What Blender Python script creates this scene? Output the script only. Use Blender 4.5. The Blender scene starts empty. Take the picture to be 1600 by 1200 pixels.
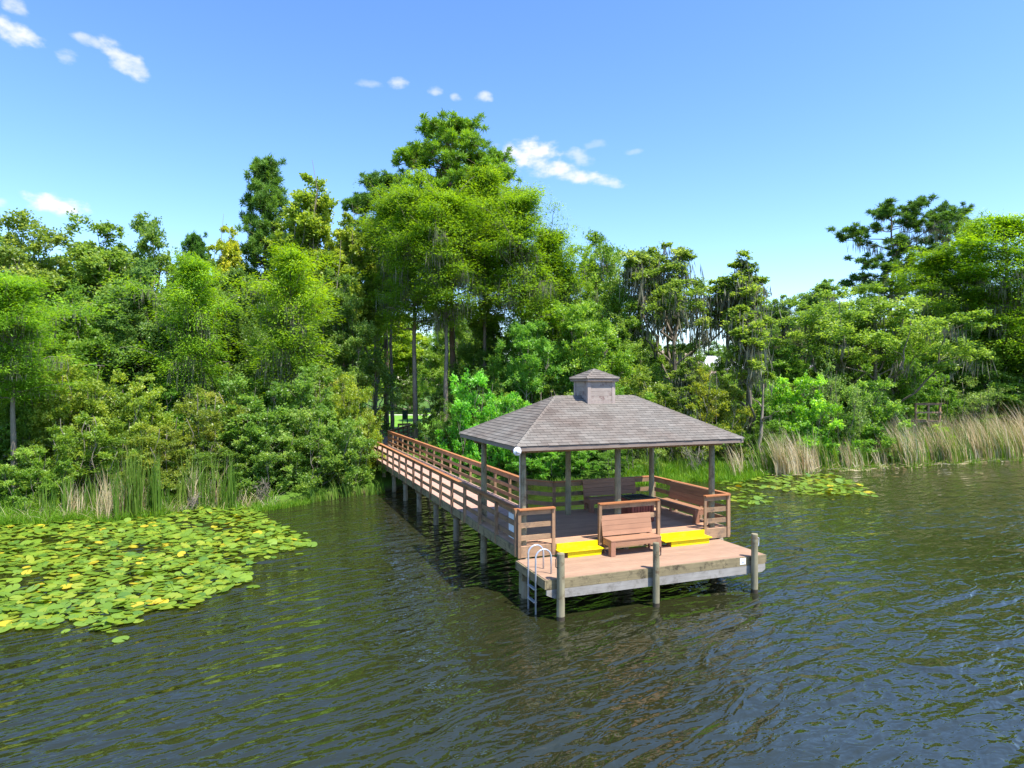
import bpy, math, random
import numpy as np
from mathutils import Vector, Matrix
PI = math.pi; R = math.radians
random.seed(7); RS = np.random.RandomState(7)
sc = bpy.context.scene
C = sc.collection
# ------------------------------------------------------------ camera
H = 5.6
cam_d = bpy.data.cameras.new('camera'); cam = bpy.data.objects.new('camera', cam_d); C.objects.link(cam)
cam.location = (0, 0, H); cam.rotation_euler = (R(90), 0, 0)
cam_d.sensor_width = 36; cam_d.lens = 36 * 1030 / 1600; cam_d.clip_start = .1; cam_d.clip_end = 4000
sc.camera = cam
# ------------------------------------------------------------ light
SUN_H = Vector((.80, -.60)).normalized(); SUN_EL = R(62)
sdir = Vector((SUN_H.x * math.cos(SUN_EL), SUN_H.y * math.cos(SUN_EL), math.sin(SUN_EL)))
sd = bpy.data.lights.new('sun', 'SUN'); sd.energy = 4.1; sd.angle = R(.55); sd.color = (1, .95, .87)
so = bpy.data.objects.new('sun', sd); C.objects.link(so)
so.rotation_euler = sdir.to_track_quat('Z', 'Y').to_euler(); so.location = (0, 0, 50)
sc.view_settings.view_transform = 'Standard'; sc.view_settings.look = 'None'
sc.view_settings.gamma = 1; sc.view_settings.exposure = 1.22; sc.view_settings.use_curve_mapping = False
world = bpy.data.worlds.new('World'); sc.world = world; world.use_nodes = True
nt = world.node_tree; nt.nodes.clear()
def N(tree, typ, **kw):
    n = tree.nodes.new(typ)
    for k, v in kw.items(): setattr(n, k, v)
    return n
out = N(nt, 'ShaderNodeOutputWorld'); bg = N(nt, 'ShaderNodeBackground'); bg.inputs[1].default_value = .15
sky = N(nt, 'ShaderNodeTexSky', sky_type='NISHITA'); sky.sun_disc = False
sky.sun_elevation = SUN_EL; sky.sun_rotation = math.atan2(SUN_H.x, SUN_H.y)
sky.air_density = 1.0; sky.dust_density = .3; sky.ozone_density = 1.6; sky.altitude = 0
L_ = nt.links.new
tc = N(nt, 'ShaderNodeTexCoord')
# clouds: small fair-weather puffs placed by compass direction and elevation
def clouds():
    def M(op, a, b=None, c=None):
        n = N(nt, 'ShaderNodeMath', operation=op)
        for i, v in enumerate((a, b, c)):
            if v is None: continue
            if isinstance(v, (int, float)): n.inputs[i].default_value = v
            else: L_(v, n.inputs[i])
        return n.outputs[0]
    sep = N(nt, 'ShaderNodeSeparateXYZ'); L_(tc.outputs['Generated'], sep.inputs[0])
    x, y, z = sep.outputs
    az = M('ARCTAN2', x, y)
    hyp = M('SQRT', M('ADD', M('MULTIPLY', x, x), M('MULTIPLY', y, y)))
    el = M('ARCTAN2', z, hyp)
    comb = N(nt, 'ShaderNodeCombineXYZ'); L_(az, comb.inputs[0]); L_(el, comb.inputs[1])
    ns = N(nt, 'ShaderNodeTexNoise'); ns.inputs['Scale'].default_value = 46; ns.inputs['Detail'].default_value = 7; ns.inputs['Roughness'].default_value = .52
    mp = N(nt, 'ShaderNodeMapping'); mp.inputs['Scale'].default_value = (1, 1.7, 1); L_(comb.outputs[0], mp.inputs[0]); L_(mp.outputs[0], ns.inputs['Vector'])
    nz = M('SUBTRACT', ns.outputs[0], .5)
    total = None
    # px, py, half width, half height (1600 px units), tilt, strength
    for px, py, hw, hh, tilt, st in [(22,50,52,22,.15,1),(20,8,28,16,.3,.7),(190,92,46,22,.45,.85),(215,110,22,22,.2,.8),(140,64,34,10,.1,.6),(105,88,22,12,0,.55),
                                 (90,320,62,18,.1,1.5),(-30,312,50,12,0,.8),(622,130,20,10,0,.7),(680,142,15,8,0,.6),(712,153,12,7,0,.6),(756,152,17,10,0,.75),(578,131,24,7,0,.35),
                                 (825,240,58,24,.0,1.25),(862,264,56,15,.05,1.1),(908,276,56,13,.12,1.0),(946,283,40,9,.24,.8),(905,246,26,15,.2,.55),(930,226,22,8,0,.3),(990,238,18,6,0,.3),
                                 (1700,180,90,25,0,.9),(2100,60,120,30,.1,1),(-500,200,90,25,.2,.9),(-900,60,140,35,0,1)]:
        a0 = math.atan((px - 800) / 1030); e0 = math.atan((600 - py) / 1030 * math.cos(a0))
        sx = hw / 1030 * math.cos(a0) ** 2 ; sy = hh / 1030 * math.cos(a0)
        dx = M('SUBTRACT', az, a0); dy = M('SUBTRACT', el, e0)
        dy2 = M('ADD', dy, M('MULTIPLY', dx, tilt))
        qx = M('DIVIDE', dx, sx); qy = M('DIVIDE', dy2, sy)
        d = M('ADD', M('MULTIPLY', qx, qx), M('MULTIPLY', qy, qy))
        v = M('MULTIPLY', M('MAXIMUM', M('SUBTRACT', 1.0, d), -1.0), 1.35)
        v = M('ADD', v, M('MULTIPLY', nz, 3.2))
        sm = N(nt, 'ShaderNodeMapRange', interpolation_type='SMOOTHSTEP')
        sm.inputs['From Min'].default_value = .1; sm.inputs['From Max'].default_value = 1.9
        L_(v, sm.inputs['Value'])
        w = M('MULTIPLY', M('MULTIPLY', sm.outputs[0], st), M('GREATER_THAN', 1.9, d))
        total = w if total is None else M('MAXIMUM', total, w)
    total = M('MINIMUM', total, .93)
    mix = N(nt, 'ShaderNodeMix', data_type='RGBA')
    L_(total, mix.inputs[0])
    hs = N(nt, 'ShaderNodeHueSaturation'); hs.inputs['Saturation'].default_value = 1.14; hs.inputs['Value'].default_value = .92
    L_(sky.outputs[0], hs.inputs['Color'])
    gm = N(nt, 'ShaderNodeGamma'); gm.inputs[1].default_value = 1.12; L_(hs.outputs[0], gm.inputs[0]); tn = N(nt, 'ShaderNodeMix', data_type='RGBA', blend_type='MULTIPLY'); tn.inputs[0].default_value = 1; tn.inputs[7].default_value = (.77, .78, .88, 1); L_(gm.outputs[0], tn.inputs[6]); L_(tn.outputs[2], mix.inputs[6]); mix.inputs[7].default_value = (3.1, 3.15, 3.3, 1)
    return mix.outputs[2]
L_(clouds(), bg.inputs[0]); L_(bg.outputs[0], out.inputs[0])
sc.cycles.max_bounces = 7; sc.cycles.diffuse_bounces = 5; sc.cycles.glossy_bounces = 3
sc.cycles.transmission_bounces = 4; sc.cycles.caustics_reflective = False; sc.cycles.caustics_refractive = False

# ------------------------------------------------------------ frame of the dock: u along its front, v towards the shore
ANG = math.atan(.388); CU, SU = math.cos(ANG), math.sin(ANG)
O = (.823, 16.0); WZ = -.12
def L(u, v, z=0.0): return Vector((O[0] + u * CU - v * SU, O[1] + u * SU + v * CU, z))
def X(px, Y): return (px - 800) / 1030 * Y
def ZT(py, Y): return H + (600 - py) / 1030 * Y

# ------------------------------------------------------------ materials
def newmat(name):
    m = bpy.data.materials.new(name); m.use_nodes = True
    t = m.node_tree; b = t.nodes['Principled BSDF']
    return m, t, b
def ramp(t, fac, stops):
    r = N(t, 'ShaderNodeValToRGB'); e = r.color_ramp.elements
    while len(e) < len(stops): e.new(.5)
    for i, (p, c) in enumerate(stops): e[i].position = p; e[i].color = (*c, 1)
    t.links.new(fac, r.inputs[0]); return r.outputs[0]
def wood(name, c1, c2, axis=0, rough=.75, grain=1.0, var=.28, stain=None):
    m, t, b = newmat(name); k = t.links.new
    g = N(t, 'ShaderNodeTexCoord'); oi = N(t, 'ShaderNodeObjectInfo')
    ad = N(t, 'ShaderNodeVectorMath', operation='ADD'); k(g.outputs['Object'], ad.inputs[0])
    ml = N(t, 'ShaderNodeVectorMath', operation='SCALE'); ml.inputs[0].default_value = (37, 19, 53); k(oi.outputs['Random'], ml.inputs['Scale']); k(ml.outputs[0], ad.inputs[1])
    mp = N(t, 'ShaderNodeMapping'); s = [26., 26., 26.]; s[axis] = 1.6; mp.inputs['Scale'].default_value = s; k(ad.outputs[0], mp.inputs[0])
    n = N(t, 'ShaderNodeTexNoise'); n.inputs['Scale'].default_value = 1; n.inputs['Detail'].default_value = 6; n.inputs['Roughness'].default_value = .7; k(mp.outputs[0], n.inputs['Vector'])
    n2 = N(t, 'ShaderNodeTexNoise'); n2.inputs['Scale'].default_value = 2.2; n2.inputs['Detail'].default_value = 5; k(ad.outputs[0], n2.inputs['Vector'])
    mx = N(t, 'ShaderNodeMath', operation='MULTIPLY_ADD'); k(n2.outputs[0], mx.inputs[0]); mx.inputs[1].default_value = .7
    sb = N(t, 'ShaderNodeMath', operation='MULTIPLY'); k(n.outputs[0], sb.inputs[0]); sb.inputs[1].default_value = .9 * grain; k(sb.outputs[0], mx.inputs[2])
    col = ramp(t, mx.outputs[0], [(.38 + .2 * (grain - 1), c2), (.98, c1)])
    if stain:
        st = N(t, 'ShaderNodeTexNoise'); st.inputs['Scale'].default_value = 3.1; st.inputs['Detail'].default_value = 8; st.inputs['Roughness'].default_value = .75; k(ad.outputs[0], st.inputs['Vector'])
        mr = N(t, 'ShaderNodeMapRange'); mr.inputs['From Min'].default_value = .52; mr.inputs['From Max'].default_value = .66; k(st.outputs[0], mr.inputs[0])
        mm = N(t, 'ShaderNodeMix', data_type='RGBA'); k(mr.outputs[0], mm.inputs[0]); k(col, mm.inputs[6]); mm.inputs[7].default_value = (*stain, 1); col = mm.outputs[2]
    hs = N(t, 'ShaderNodeHueSaturation'); k(col, hs.inputs['Color'])
    mv = N(t, 'ShaderNodeMapRange'); mv.inputs['To Min'].default_value = 1 - var; mv.inputs['To Max'].default_value = 1 + var; k(oi.outputs['Random'], mv.inputs[0]); k(mv.outputs[0], hs.inputs['Value'])
    k(hs.outputs[0], b.inputs['Base Color']); b.inputs['Roughness'].default_value = rough; b.inputs['Specular IOR Level'].default_value = .25
    bp = N(t, 'ShaderNodeBump'); bp.inputs['Strength'].default_value = .5; bp.inputs['Distance'].default_value = .006; k(n.outputs[0], bp.inputs['Height']); k(bp.outputs[0], b.inputs['Normal'])
    return m
def flat(name, c, rough=.5, metal=0, noise=.15, scale=8):
    m, t, b = newmat(name); k = t.links.new
    g = N(t, 'ShaderNodeTexCoord'); n = N(t, 'ShaderNodeTexNoise'); n.inputs['Scale'].default_value = scale; n.inputs['Detail'].default_value = 6; k(g.outputs['Object'], n.inputs['Vector'])
    c2 = tuple(x * (1 - 2 * noise) for x in c)
    k(ramp(t, n.outputs[0], [(.3, c2), (.65, c)]), b.inputs['Base Color'])
    b.inputs['Roughness'].default_value = rough; b.inputs['Metallic'].default_value = metal
    return m
M = {}
M['deck'] = wood('composite_decking', (.37, .235, .155), (.26, .16, .10), 0, .7, var=.07)
M['deck_upper'] = wood('composite_decking_worn', (.49, .285, .175), (.33, .185, .115), 0, .7, var=.08)
M['deck_walk'] = wood('boardwalk_decking', (.50, .31, .235), (.36, .215, .16), 0, .7, var=.08)
M['cap'] = wood('oiled_handrail', (.46, .185, .072), (.27, .105, .042), 0, .6, var=.12)
M['cap_y'] = wood('oiled_handrail_long', (.46, .19, .075), (.27, .11, .045), 1, .6, var=.12)
M['rail_u'] = wood('rail_board_wood', (.38, .245, .14), (.17, .105, .06), 0, .8, var=.22, stain=(.13, .10, .075))
M['rail_v'] = wood('rail_board_wood_long', (.37, .225, .125), (.165, .098, .056), 1, .8, var=.22, stain=(.13, .10, .075))
M['post'] = wood('rail_post_wood', (.37, .225, .125), (.165, .10, .06), 2, .8, var=.25, stain=(.14, .10, .07))
M['pile'] = wood('treated_pile', (.33, .29, .18), (.10, .09, .05), 2, .85, var=.12, stain=(.13, .085, .045))
M['pile_under'] = wood('pier_pile', (.30, .26, .18), (.10, .09, .06), 2, .85, var=.12, stain=(.06, .05, .035))
M['fascia_dock'] = wood('weathered_fascia', (.30, .24, .13), (.12, .10, .06), 0, .85, stain=(.05, .04, .025), var=.05)
M['fascia_dock_v'] = wood('weathered_fascia_side', (.30, .24, .13), (.12, .10, .06), 1, .85, stain=(.05, .04, .025), var=.05)
M['beam_white'] = wood('bleached_beam', (.37, .345, .305), (.19, .17, .145), 0, .85, var=.03, stain=(.20, .18, .15))
M['bench'] = wood('bench_board', (.38, .20, .115), (.26, .135, .08), 0, .6, var=.07)
M['bench_z'] = wood('bench_leg_board', (.36, .18, .11), (.24, .12, .075), 2, .6, var=.08)
M['bin'] = wood('bin_slat_wood', (.30, .085, .055), (.16, .045, .03), 2, .6, var=.2)
M['yellow'] = wood('yellow_paint', (.82, .66, .0), (.66, .50, .01), 0, .5, 1.0, .02, stain=(.60, .45, .03))
M['roofwood'] = wood('faded_fascia', (.29, .225, .18), (.15, .11, .09), 0, .85, var=.1)
M['roofwood_v'] = wood('faded_fascia_side', (.29, .225, .18), (.15, .11, .09), 1, .85, var=.1)
M['cupola'] = wood('peeling_cupola_board', (.40, .34, .29), (.20, .145, .115), 0, .85, var=.05, stain=(.13, .065, .055))
M['cupola_trim'] = wood('cupola_trim', (.40, .33, .28), (.24, .18, .155), 2, .85, var=.1)
M['soffit'] = flat('soffit_board', (.16, .11, .08), .9)
M['alu'] = flat('aluminium', (.62, .64, .68), .35, .55, .06)
M['white'] = flat('white_plastic', (.78, .80, .82), .4, 0, .03)
M['white_dial'] = flat('white_enamel', (.85, .85, .83), .35, 0, .02)
M['wet'] = flat('wet_algae_wood', (.06, .045, .028), .35)
M['dark'] = flat('dark_metal', (.035, .036, .04), .5, .3)
M['blue'] = flat('blue_print', (.08, .12, .4), .5)
M['green_paint'] = flat('dark_green_paint', (.01, .05, .035), .5)
M['stucco'] = flat('pale_stucco', (.62, .55, .46), .9)
M['tile'] = flat('clay_tile_roof', (.36, .26, .21), .9, 0, .2, 3)
M['tile_white'] = flat('white_metal_roof', (.72, .72, .74), .6)
M['tile_grey'] = flat('grey_shingle_roof', (.20, .19, .20), .9)
M['glass'] = flat('window_glass', (.03, .04, .05), .1)
M['kayak'] = flat('teal_hull', (.01, .16, .12), .4)
M['trim_w'] = flat('white_trim', (.75, .74, .7), .6)
def shingle_mat():
    m, t, b = newmat('asphalt_shingle'); k = t.links.new
    g = N(t, 'ShaderNodeTexCoord'); oi = N(t, 'ShaderNodeObjectInfo'); at = N(t, 'ShaderNodeAttribute', attribute_name='tint')
    ge = N(t, 'ShaderNodeNewGeometry')
    n = N(t, 'ShaderNodeTexNoise'); n.inputs['Scale'].default_value = .75; n.inputs['Detail'].default_value = 6; n.inputs['Roughness'].default_value = .65; k(ge.outputs['Position'], n.inputs['Vector'])
    c = ramp(t, n.outputs[0], [(.33, (.135, .108, .088)), (.5, (.165, .145, .122)), (.68, (.195, .18, .155))])
    n2 = N(t, 'ShaderNodeTexNoise'); n2.inputs['Scale'].default_value = 90; n2.inputs['Detail'].default_value = 3; k(ge.outputs['Position'], n2.inputs['Vector'])
    mr = N(t, 'ShaderNodeMapRange'); mr.inputs['From Min'].default_value = .3; mr.inputs['From Max'].default_value = .7; mr.inputs['To Min'].default_value = .78; mr.inputs['To Max'].default_value = 1.2; k(n2.outputs[0], mr.inputs[0])
    sm = N(t, 'ShaderNodeMath', operation='ADD'); k(oi.outputs['Random'], sm.inputs[0]); k(at.outputs['Fac'], sm.inputs[1])
    fr = N(t, 'ShaderNodeMath', operation='FRACT'); k(sm.outputs[0], fr.inputs[0])
    m2 = N(t, 'ShaderNodeMapRange'); m2.inputs['To Min'].default_value = .82; m2.inputs['To Max'].default_value = 1.14; k(fr.outputs[0], m2.inputs[0])
    mu = N(t, 'ShaderNodeMath', operation='MULTIPLY'); k(mr.outputs[0], mu.inputs[0]); k(m2.outputs[0], mu.inputs[1])
    # pale lichen flecks
    n3 = N(t, 'ShaderNodeTexNoise'); n3.inputs['Scale'].default_value = 2.3; n3.inputs['Detail'].default_value = 9; n3.inputs['Roughness'].default_value = .8; k(ge.outputs['Position'], n3.inputs['Vector'])
    m3 = N(t, 'ShaderNodeMapRange'); m3.inputs['From Min'].default_value = .66; m3.inputs['From Max'].default_value = .72; k(n3.outputs[0], m3.inputs[0])
    hs = N(t, 'ShaderNodeHueSaturation'); k(c, hs.inputs['Color']); k(mu.outputs[0], hs.inputs['Value'])
    mm = N(t, 'ShaderNodeMix', data_type='RGBA'); k(m3.outputs[0], mm.inputs[0]); k(hs.outputs[0], mm.inputs[6]); mm.inputs[7].default_value = (.38, .36, .33, 1)
    k(mm.outputs[2], b.inputs['Base Color']); b.inputs['Roughness'].default_value = .93; b.inputs['Specular IOR Level'].default_value = .2
    return m
M['shingle'] = shingle_mat()
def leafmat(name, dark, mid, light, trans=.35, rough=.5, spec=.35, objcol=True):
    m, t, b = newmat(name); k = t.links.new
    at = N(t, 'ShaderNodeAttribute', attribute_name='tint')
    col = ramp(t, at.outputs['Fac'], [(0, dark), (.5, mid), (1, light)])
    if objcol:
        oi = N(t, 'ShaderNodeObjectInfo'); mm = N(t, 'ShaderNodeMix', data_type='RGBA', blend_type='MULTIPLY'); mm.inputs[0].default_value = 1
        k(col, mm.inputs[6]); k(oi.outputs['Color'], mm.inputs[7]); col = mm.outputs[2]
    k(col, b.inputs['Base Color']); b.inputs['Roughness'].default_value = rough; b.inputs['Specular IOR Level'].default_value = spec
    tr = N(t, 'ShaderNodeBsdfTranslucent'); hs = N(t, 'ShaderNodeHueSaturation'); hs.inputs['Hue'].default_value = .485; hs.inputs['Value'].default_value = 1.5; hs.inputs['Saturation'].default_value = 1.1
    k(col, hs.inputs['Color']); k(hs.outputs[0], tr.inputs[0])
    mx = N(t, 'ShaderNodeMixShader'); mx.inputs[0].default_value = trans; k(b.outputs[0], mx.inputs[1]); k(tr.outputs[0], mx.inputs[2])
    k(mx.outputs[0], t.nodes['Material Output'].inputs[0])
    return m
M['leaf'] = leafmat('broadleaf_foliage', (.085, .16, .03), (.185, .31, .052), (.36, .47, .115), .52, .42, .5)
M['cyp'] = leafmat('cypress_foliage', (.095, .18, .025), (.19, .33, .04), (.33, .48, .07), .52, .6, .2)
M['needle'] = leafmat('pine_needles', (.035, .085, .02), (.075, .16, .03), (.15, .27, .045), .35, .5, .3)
M['moss'] = leafmat('spanish_moss', (.11, .115, .07), (.19, .19, .125), (.29, .28, .19), .25, .9, .05)
M['reed'] = leafmat('reed_blades', (.06, .15, .02), (.13, .24, .03), (.22, .30, .05), .35, .5, .3)
M['tan'] = leafmat('dry_reed_blades', (.36, .28, .13), (.56, .46, .27), (.74, .66, .46), .25, .7, .1)
M['grass'] = leafmat('bank_grass', (.07, .18, .01), (.14, .30, .02), (.26, .38, .04), .4, .6, .2)
M['pad'] = leafmat('lily_pad', (.065, .15, .02), (.18, .28, .024), (.52, .41, .03), .15, .3, .5)
M['bark'] = wood('grey_bark', (.26, .22, .17), (.09, .072, .055), 2, .95, var=.2)
M['bark_r'] = wood('pine_bark', (.20, .14, .10), (.06, .042, .033), 2, .95, var=.2)
M['twig'] = wood('dead_twigs', (.26, .225, .17), (.14, .12, .09), 2, .95, var=.1)

def ground_mat():
    m, t, b = newmat('ground_soil_and_grass'); k = t.links.new
    ge = N(t, 'ShaderNodeNewGeometry'); n = N(t, 'ShaderNodeTexNoise'); n.inputs['Scale'].default_value = .35; n.inputs['Detail'].default_value = 8; k(ge.outputs['Position'], n.inputs['Vector'])
    n2 = N(t, 'ShaderNodeTexNoise'); n2.inputs['Scale'].default_value = 14; n2.inputs['Detail'].default_value = 6; k(ge.outputs['Position'], n2.inputs['Vector'])
    a = ramp(t, n.outputs[0], [(.35, (.05, .11, .012)), (.6, (.09, .17, .02))]); bcol = ramp(t, n2.outputs[0], [(.3, (.5, .5, .5)), (.7, (1.3, 1.3, 1.3))])
    mm = N(t, 'ShaderNodeMix', data_type='RGBA', blend_type='MULTIPLY'); mm.inputs[0].default_value = 1; k(a, mm.inputs[6]); k(bcol, mm.inputs[7])
    # muddy where low and near the water
    sp = N(t, 'ShaderNodeSeparateXYZ'); k(ge.outputs['Position'], sp.inputs[0])
    mr = N(t, 'ShaderNodeMapRange'); mr.inputs['From Min'].default_value = -.1; mr.inputs['From Max'].default_value = .12; k(sp.outputs[2], mr.inputs[0])
    m2 = N(t, 'ShaderNodeMix', data_type='RGBA'); k(mr.outputs[0], m2.inputs[0]); m2.inputs[6].default_value = (.05, .04, .02, 1); k(mm.outputs[2], m2.inputs[7])
    k(m2.outputs[2], b.inputs['Base Color']); b.inputs['Roughness'].default_value = .95; b.inputs['Specular IOR Level'].default_value = .1
    return m
M['ground'] = ground_mat()
M['lawn'] = flat('mown_lawn', (.15, .34, .015), .9, 0, .15, .6)
M['path'] = flat('pale_path', (.5, .46, .4), .9)
def water_mat():
    m, t, b = newmat('lake_water'); k = t.links.new
    b.inputs['Specular Tint'].default_value = (1, .98, .84, 1); b.inputs['Base Color'].default_value = (.018, .020, .007, 1); b.inputs['Roughness'].default_value = .02; b.inputs['IOR'].default_value = 1.85; b.inputs['Specular IOR Level'].default_value = .5
    ge = N(t, 'ShaderNodeNewGeometry'); h = None
    for rot, sx, sy, amp, det, ofs, dist in [(36, .38, 1.2, .066, 2, 0, .9), (44, .95, 2.3, .034, 2, 17, 1.1), (20, 2.6, 5.2, .0105, 2, 41, .8), (60, 7, 13, .0016, 2, 77, .3)]:
        mp = N(t, 'ShaderNodeMapping', vector_type='TEXTURE'); mp.inputs['Rotation'].default_value = (0, 0, R(rot)); mp.inputs['Scale'].default_value = (1 / sx, 1 / sy, 1)
        mp.inputs['Location'].default_value = (ofs, ofs, 0)
        k(ge.outputs['Position'], mp.inputs[0]); n = N(t, 'ShaderNodeTexNoise'); n.inputs['Scale'].default_value = 1; n.inputs['Detail'].default_value = det; n.inputs['Roughness'].default_value = .45; n.inputs['Distortion'].default_value = dist
        k(mp.outputs[0], n.inputs['Vector'])
        ma = N(t, 'ShaderNodeMath', operation='MULTIPLY_ADD'); k(n.outputs[0], ma.inputs[0]); ma.inputs[1].default_value = amp
        if h is None: ma.inputs[2].default_value = 0
        else: k(h, ma.inputs[2])
        h = ma.outputs[0]
    # calmer and rougher wind patches a few metres across
    wp = N(t, 'ShaderNodeTexNoise'); wp.inputs['Scale'].default_value = .16; wp.inputs['Detail'].default_value = 3; k(ge.outputs['Position'], wp.inputs['Vector'])
    wr = N(t, 'ShaderNodeMapRange'); wr.inputs['From Min'].default_value = .35; wr.inputs['From Max'].default_value = .62; wr.inputs['To Min'].default_value = .55; wr.inputs['To Max'].default_value = 1.15; k(wp.outputs[0], wr.inputs[0])
    bp = N(t, 'ShaderNodeBump'); bp.inputs['Distance'].default_value = WAVE; k(wr.outputs[0], bp.inputs['Strength']); k(h, bp.inputs['Height']); k(bp.outputs[0], b.inputs['Normal'])
    return m
WAVE = 3.2
M['water'] = water_mat()

# ------------------------------------------------------------ object helpers
ORG = {}
def root_of(o):
    while o.parent: o = o.parent
    return o
def tag(o, label=None, cat=None, group=None, kind=None):
    if label: o['label'] = label
    if cat: o['category'] = cat
    if group: o['group'] = group
    if kind: o['kind'] = kind
    return o
def thing(name, label, cat, u, v, z, group=None, rot=0.0, world=None):
    o = bpy.data.objects.new(name, None); C.objects.link(o); o.empty_display_size = .2
    o.location = world if world is not None else L(u, v, z)
    o.rotation_euler = (0, 0, ANG + rot if world is None else rot)
    ORG[o.name] = Vector((u, v, z)) if world is None and rot == 0 else Vector((0, 0, 0))
    return tag(o, label, cat, group)
class MB:
    def __init__(s): s.v = []; s.f = []
    def box(s, x0, x1, y0, y1, z0, z1):
        b = len(s.v); s.v += [(x0, y0, z0), (x1, y0, z0), (x1, y1, z0), (x0, y1, z0), (x0, y0, z1), (x1, y0, z1), (x1, y1, z1), (x0, y1, z1)]
        s.f += [tuple(b + i for i in q) for q in ((0, 3, 2, 1), (4, 5, 6, 7), (0, 1, 5, 4), (1, 2, 6, 5), (2, 3, 7, 6), (3, 0, 4, 7))]; return s
    def hexa(s, bot, top):
        b = len(s.v); s.v += [tuple(p) for p in bot] + [tuple(p) for p in top]
        s.f += [tuple(b + i for i in q) for q in ((0, 3, 2, 1), (4, 5, 6, 7), (0, 1, 5, 4), (1, 2, 6, 5), (2, 3, 7, 6), (3, 0, 4, 7))]; return s
    def bar(s, p0, p1, w, z0, z1, off=0.0, z0b=None, z1b=None):
        """board standing along the line p0-p1 (u,v), w thick, moved sideways by off"""
        d = Vector((p1[0] - p0[0], p1[1] - p0[1])).normalized(); n = Vector((-d.y, d.x))
        a = Vector(p0) + n * (off - w / 2); bq = Vector(p0) + n * (off + w / 2); c = Vector(p1) + n * (off + w / 2); e = Vector(p1) + n * (off - w / 2)
        zb0, zb1 = (z0 if z0b is None else z0b), (z1 if z1b is None else z1b)
        return s.hexa([(a.x, a.y, z0), (e.x, e.y, zb0), (c.x, c.y, zb0), (bq.x, bq.y, z0)], [(a.x, a.y, z1), (e.x, e.y, zb1), (c.x, c.y, zb1), (bq.x, bq.y, z1)])
    def tube(s, pts, rad, n=10, caps=True):
        pts = [Vector(p) for p in pts]; rad = rad if isinstance(rad, (list, tuple)) else [rad] * len(pts)
        base = len(s.v); up = None
        for i, p in enumerate(pts):
            d = (pts[min(i + 1, len(pts) - 1)] - pts[max(i - 1, 0)]).normalized()
            if up is None: up = d.orthogonal().normalized()
            else: up = (up - d * up.dot(d)).normalized()
            w = d.cross(up)
            for k in range(n):
                a = 2 * PI * k / n; q = p + (up * math.cos(a) + w * math.sin(a)) * rad[i]; s.v.append(tuple(q))
        for i in range(len(pts) - 1):
            for k in range(n):
                a = base + i * n + k; b2 = base + i * n + (k + 1) % n; s.f.append((a, b2, b2 + n, a + n))
        if caps:
            s.f.append(tuple(base + k for k in reversed(range(n)))); s.f.append(tuple(base + (len(pts) - 1) * n + k for k in range(n)))
        return s
    def build(s, name, mat, parent=None, smooth=False, kind=None, label=None, origin=None, bevel=0):
        me = bpy.data.meshes.new(name)
        o0 = origin if origin is not None else (ORG.get(root_of(parent).name, Vector()) if parent else Vector())
        me.from_pydata([(a - o0[0], b - o0[1], c - o0[2]) for a, b, c in s.v], [], s.f); me.materials.append(mat)
        if smooth: me.polygons.foreach_set('use_smooth', [True] * len(me.polygons))
        o = bpy.data.objects.new(name, me); C.objects.link(o)
        if parent: o.parent = parent
        if bevel:
            bm = o.modifiers.new('bevel', 'BEVEL'); bm.width = bevel; bm.segments = 2; bm.limit_method = 'ANGLE'
        if kind: o['kind'] = kind
        if label: o['label'] = label
        return o
def inst(me, name, parent, loc, rot=None, scale=None):
    o = bpy.data.objects.new(name, me); C.objects.link(o); o.parent = parent; o.location = loc
    if rot is not None: o.rotation_euler = rot
    if scale is not None: o.scale = scale
    return o

# ------------------------------------------------------------ ground, water, lawn
SH = [(-400, 10), (-60, 22), (-30, 26.5), (-21.3, 27.2), (-16.7, 27.8), (-14.6, 29.9), (-11.7, 30.4), (-9.8, 31.9), (-7.4, 34.2), (-6.0, 36.4), (-3, 38), (1.5, 38.3), (7.6, 38.6), (12.7, 39.6), (18.4, 42.6), (26.6, 45.5), (39.4, 50.5), (90, 62), (400, 110)]
shx = np.array([p[0] for p in SH], float); shy = np.array([p[1] for p in SH], float)
def shore(x): return np.interp(x, shx, shy) + .35 * np.sin(np.asarray(x) * 1.3) + .2 * np.sin(np.asarray(x) * 3.1 + 1)
def gz(x, y):
    d = np.asarray(y) - shore(x)
    z = np.where(d < 0, -.35 + d * .25, np.where(d < 1.2, -.35 + d * .45, .19 + (d - 1.2) * .035))
    return np.clip(z, -1.8, 1.35)
def grid_mesh(name, xs, ys, zf, mat):
    Xg, Yg = np.meshgrid(xs, ys); Z = zf(Xg, Yg); nx, ny = len(xs), len(ys)
    co = np.stack([Xg, Yg, Z], -1).reshape(-1, 3)
    idx = np.arange(nx * ny).reshape(ny, nx)
    q = np.stack([idx[:-1, :-1], idx[:-1, 1:], idx[1:, 1:], idx[1:, :-1]], -1).reshape(-1, 4)
    return np_mesh(name, co, q, mat, smooth=True)
def np_mesh(name, co, q, mat, tint=None, smooth=False):
    me = bpy.data.meshes.new(name); nv, nf, k = len(co), len(q), q.shape[1]
    me.vertices.add(nv); me.vertices.foreach_set('co', np.ascontiguousarray(co, np.float32).ravel())
    me.loops.add(nf * k); me.loops.foreach_set('vertex_index', np.ascontiguousarray(q, np.int32).ravel())
    me.polygons.add(nf); me.polygons.foreach_set('loop_start', np.arange(0, nf * k, k, dtype=np.int32))
    if smooth: me.polygons.foreach_set('use_smooth', np.ones(nf, bool))
    me.update(calc_edges=True)
    if tint is not None:
        a = me.attributes.new('tint', 'FLOAT', 'FACE'); a.data.foreach_set('value', np.ascontiguousarray(tint, np.float32))
    me.materials.append(mat); return me
def link(me, name, parent=None, **kw):
    o = bpy.data.objects.new(name, me); C.objects.link(o)
    if parent: o.parent = parent
    return tag(o, **kw)
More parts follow.
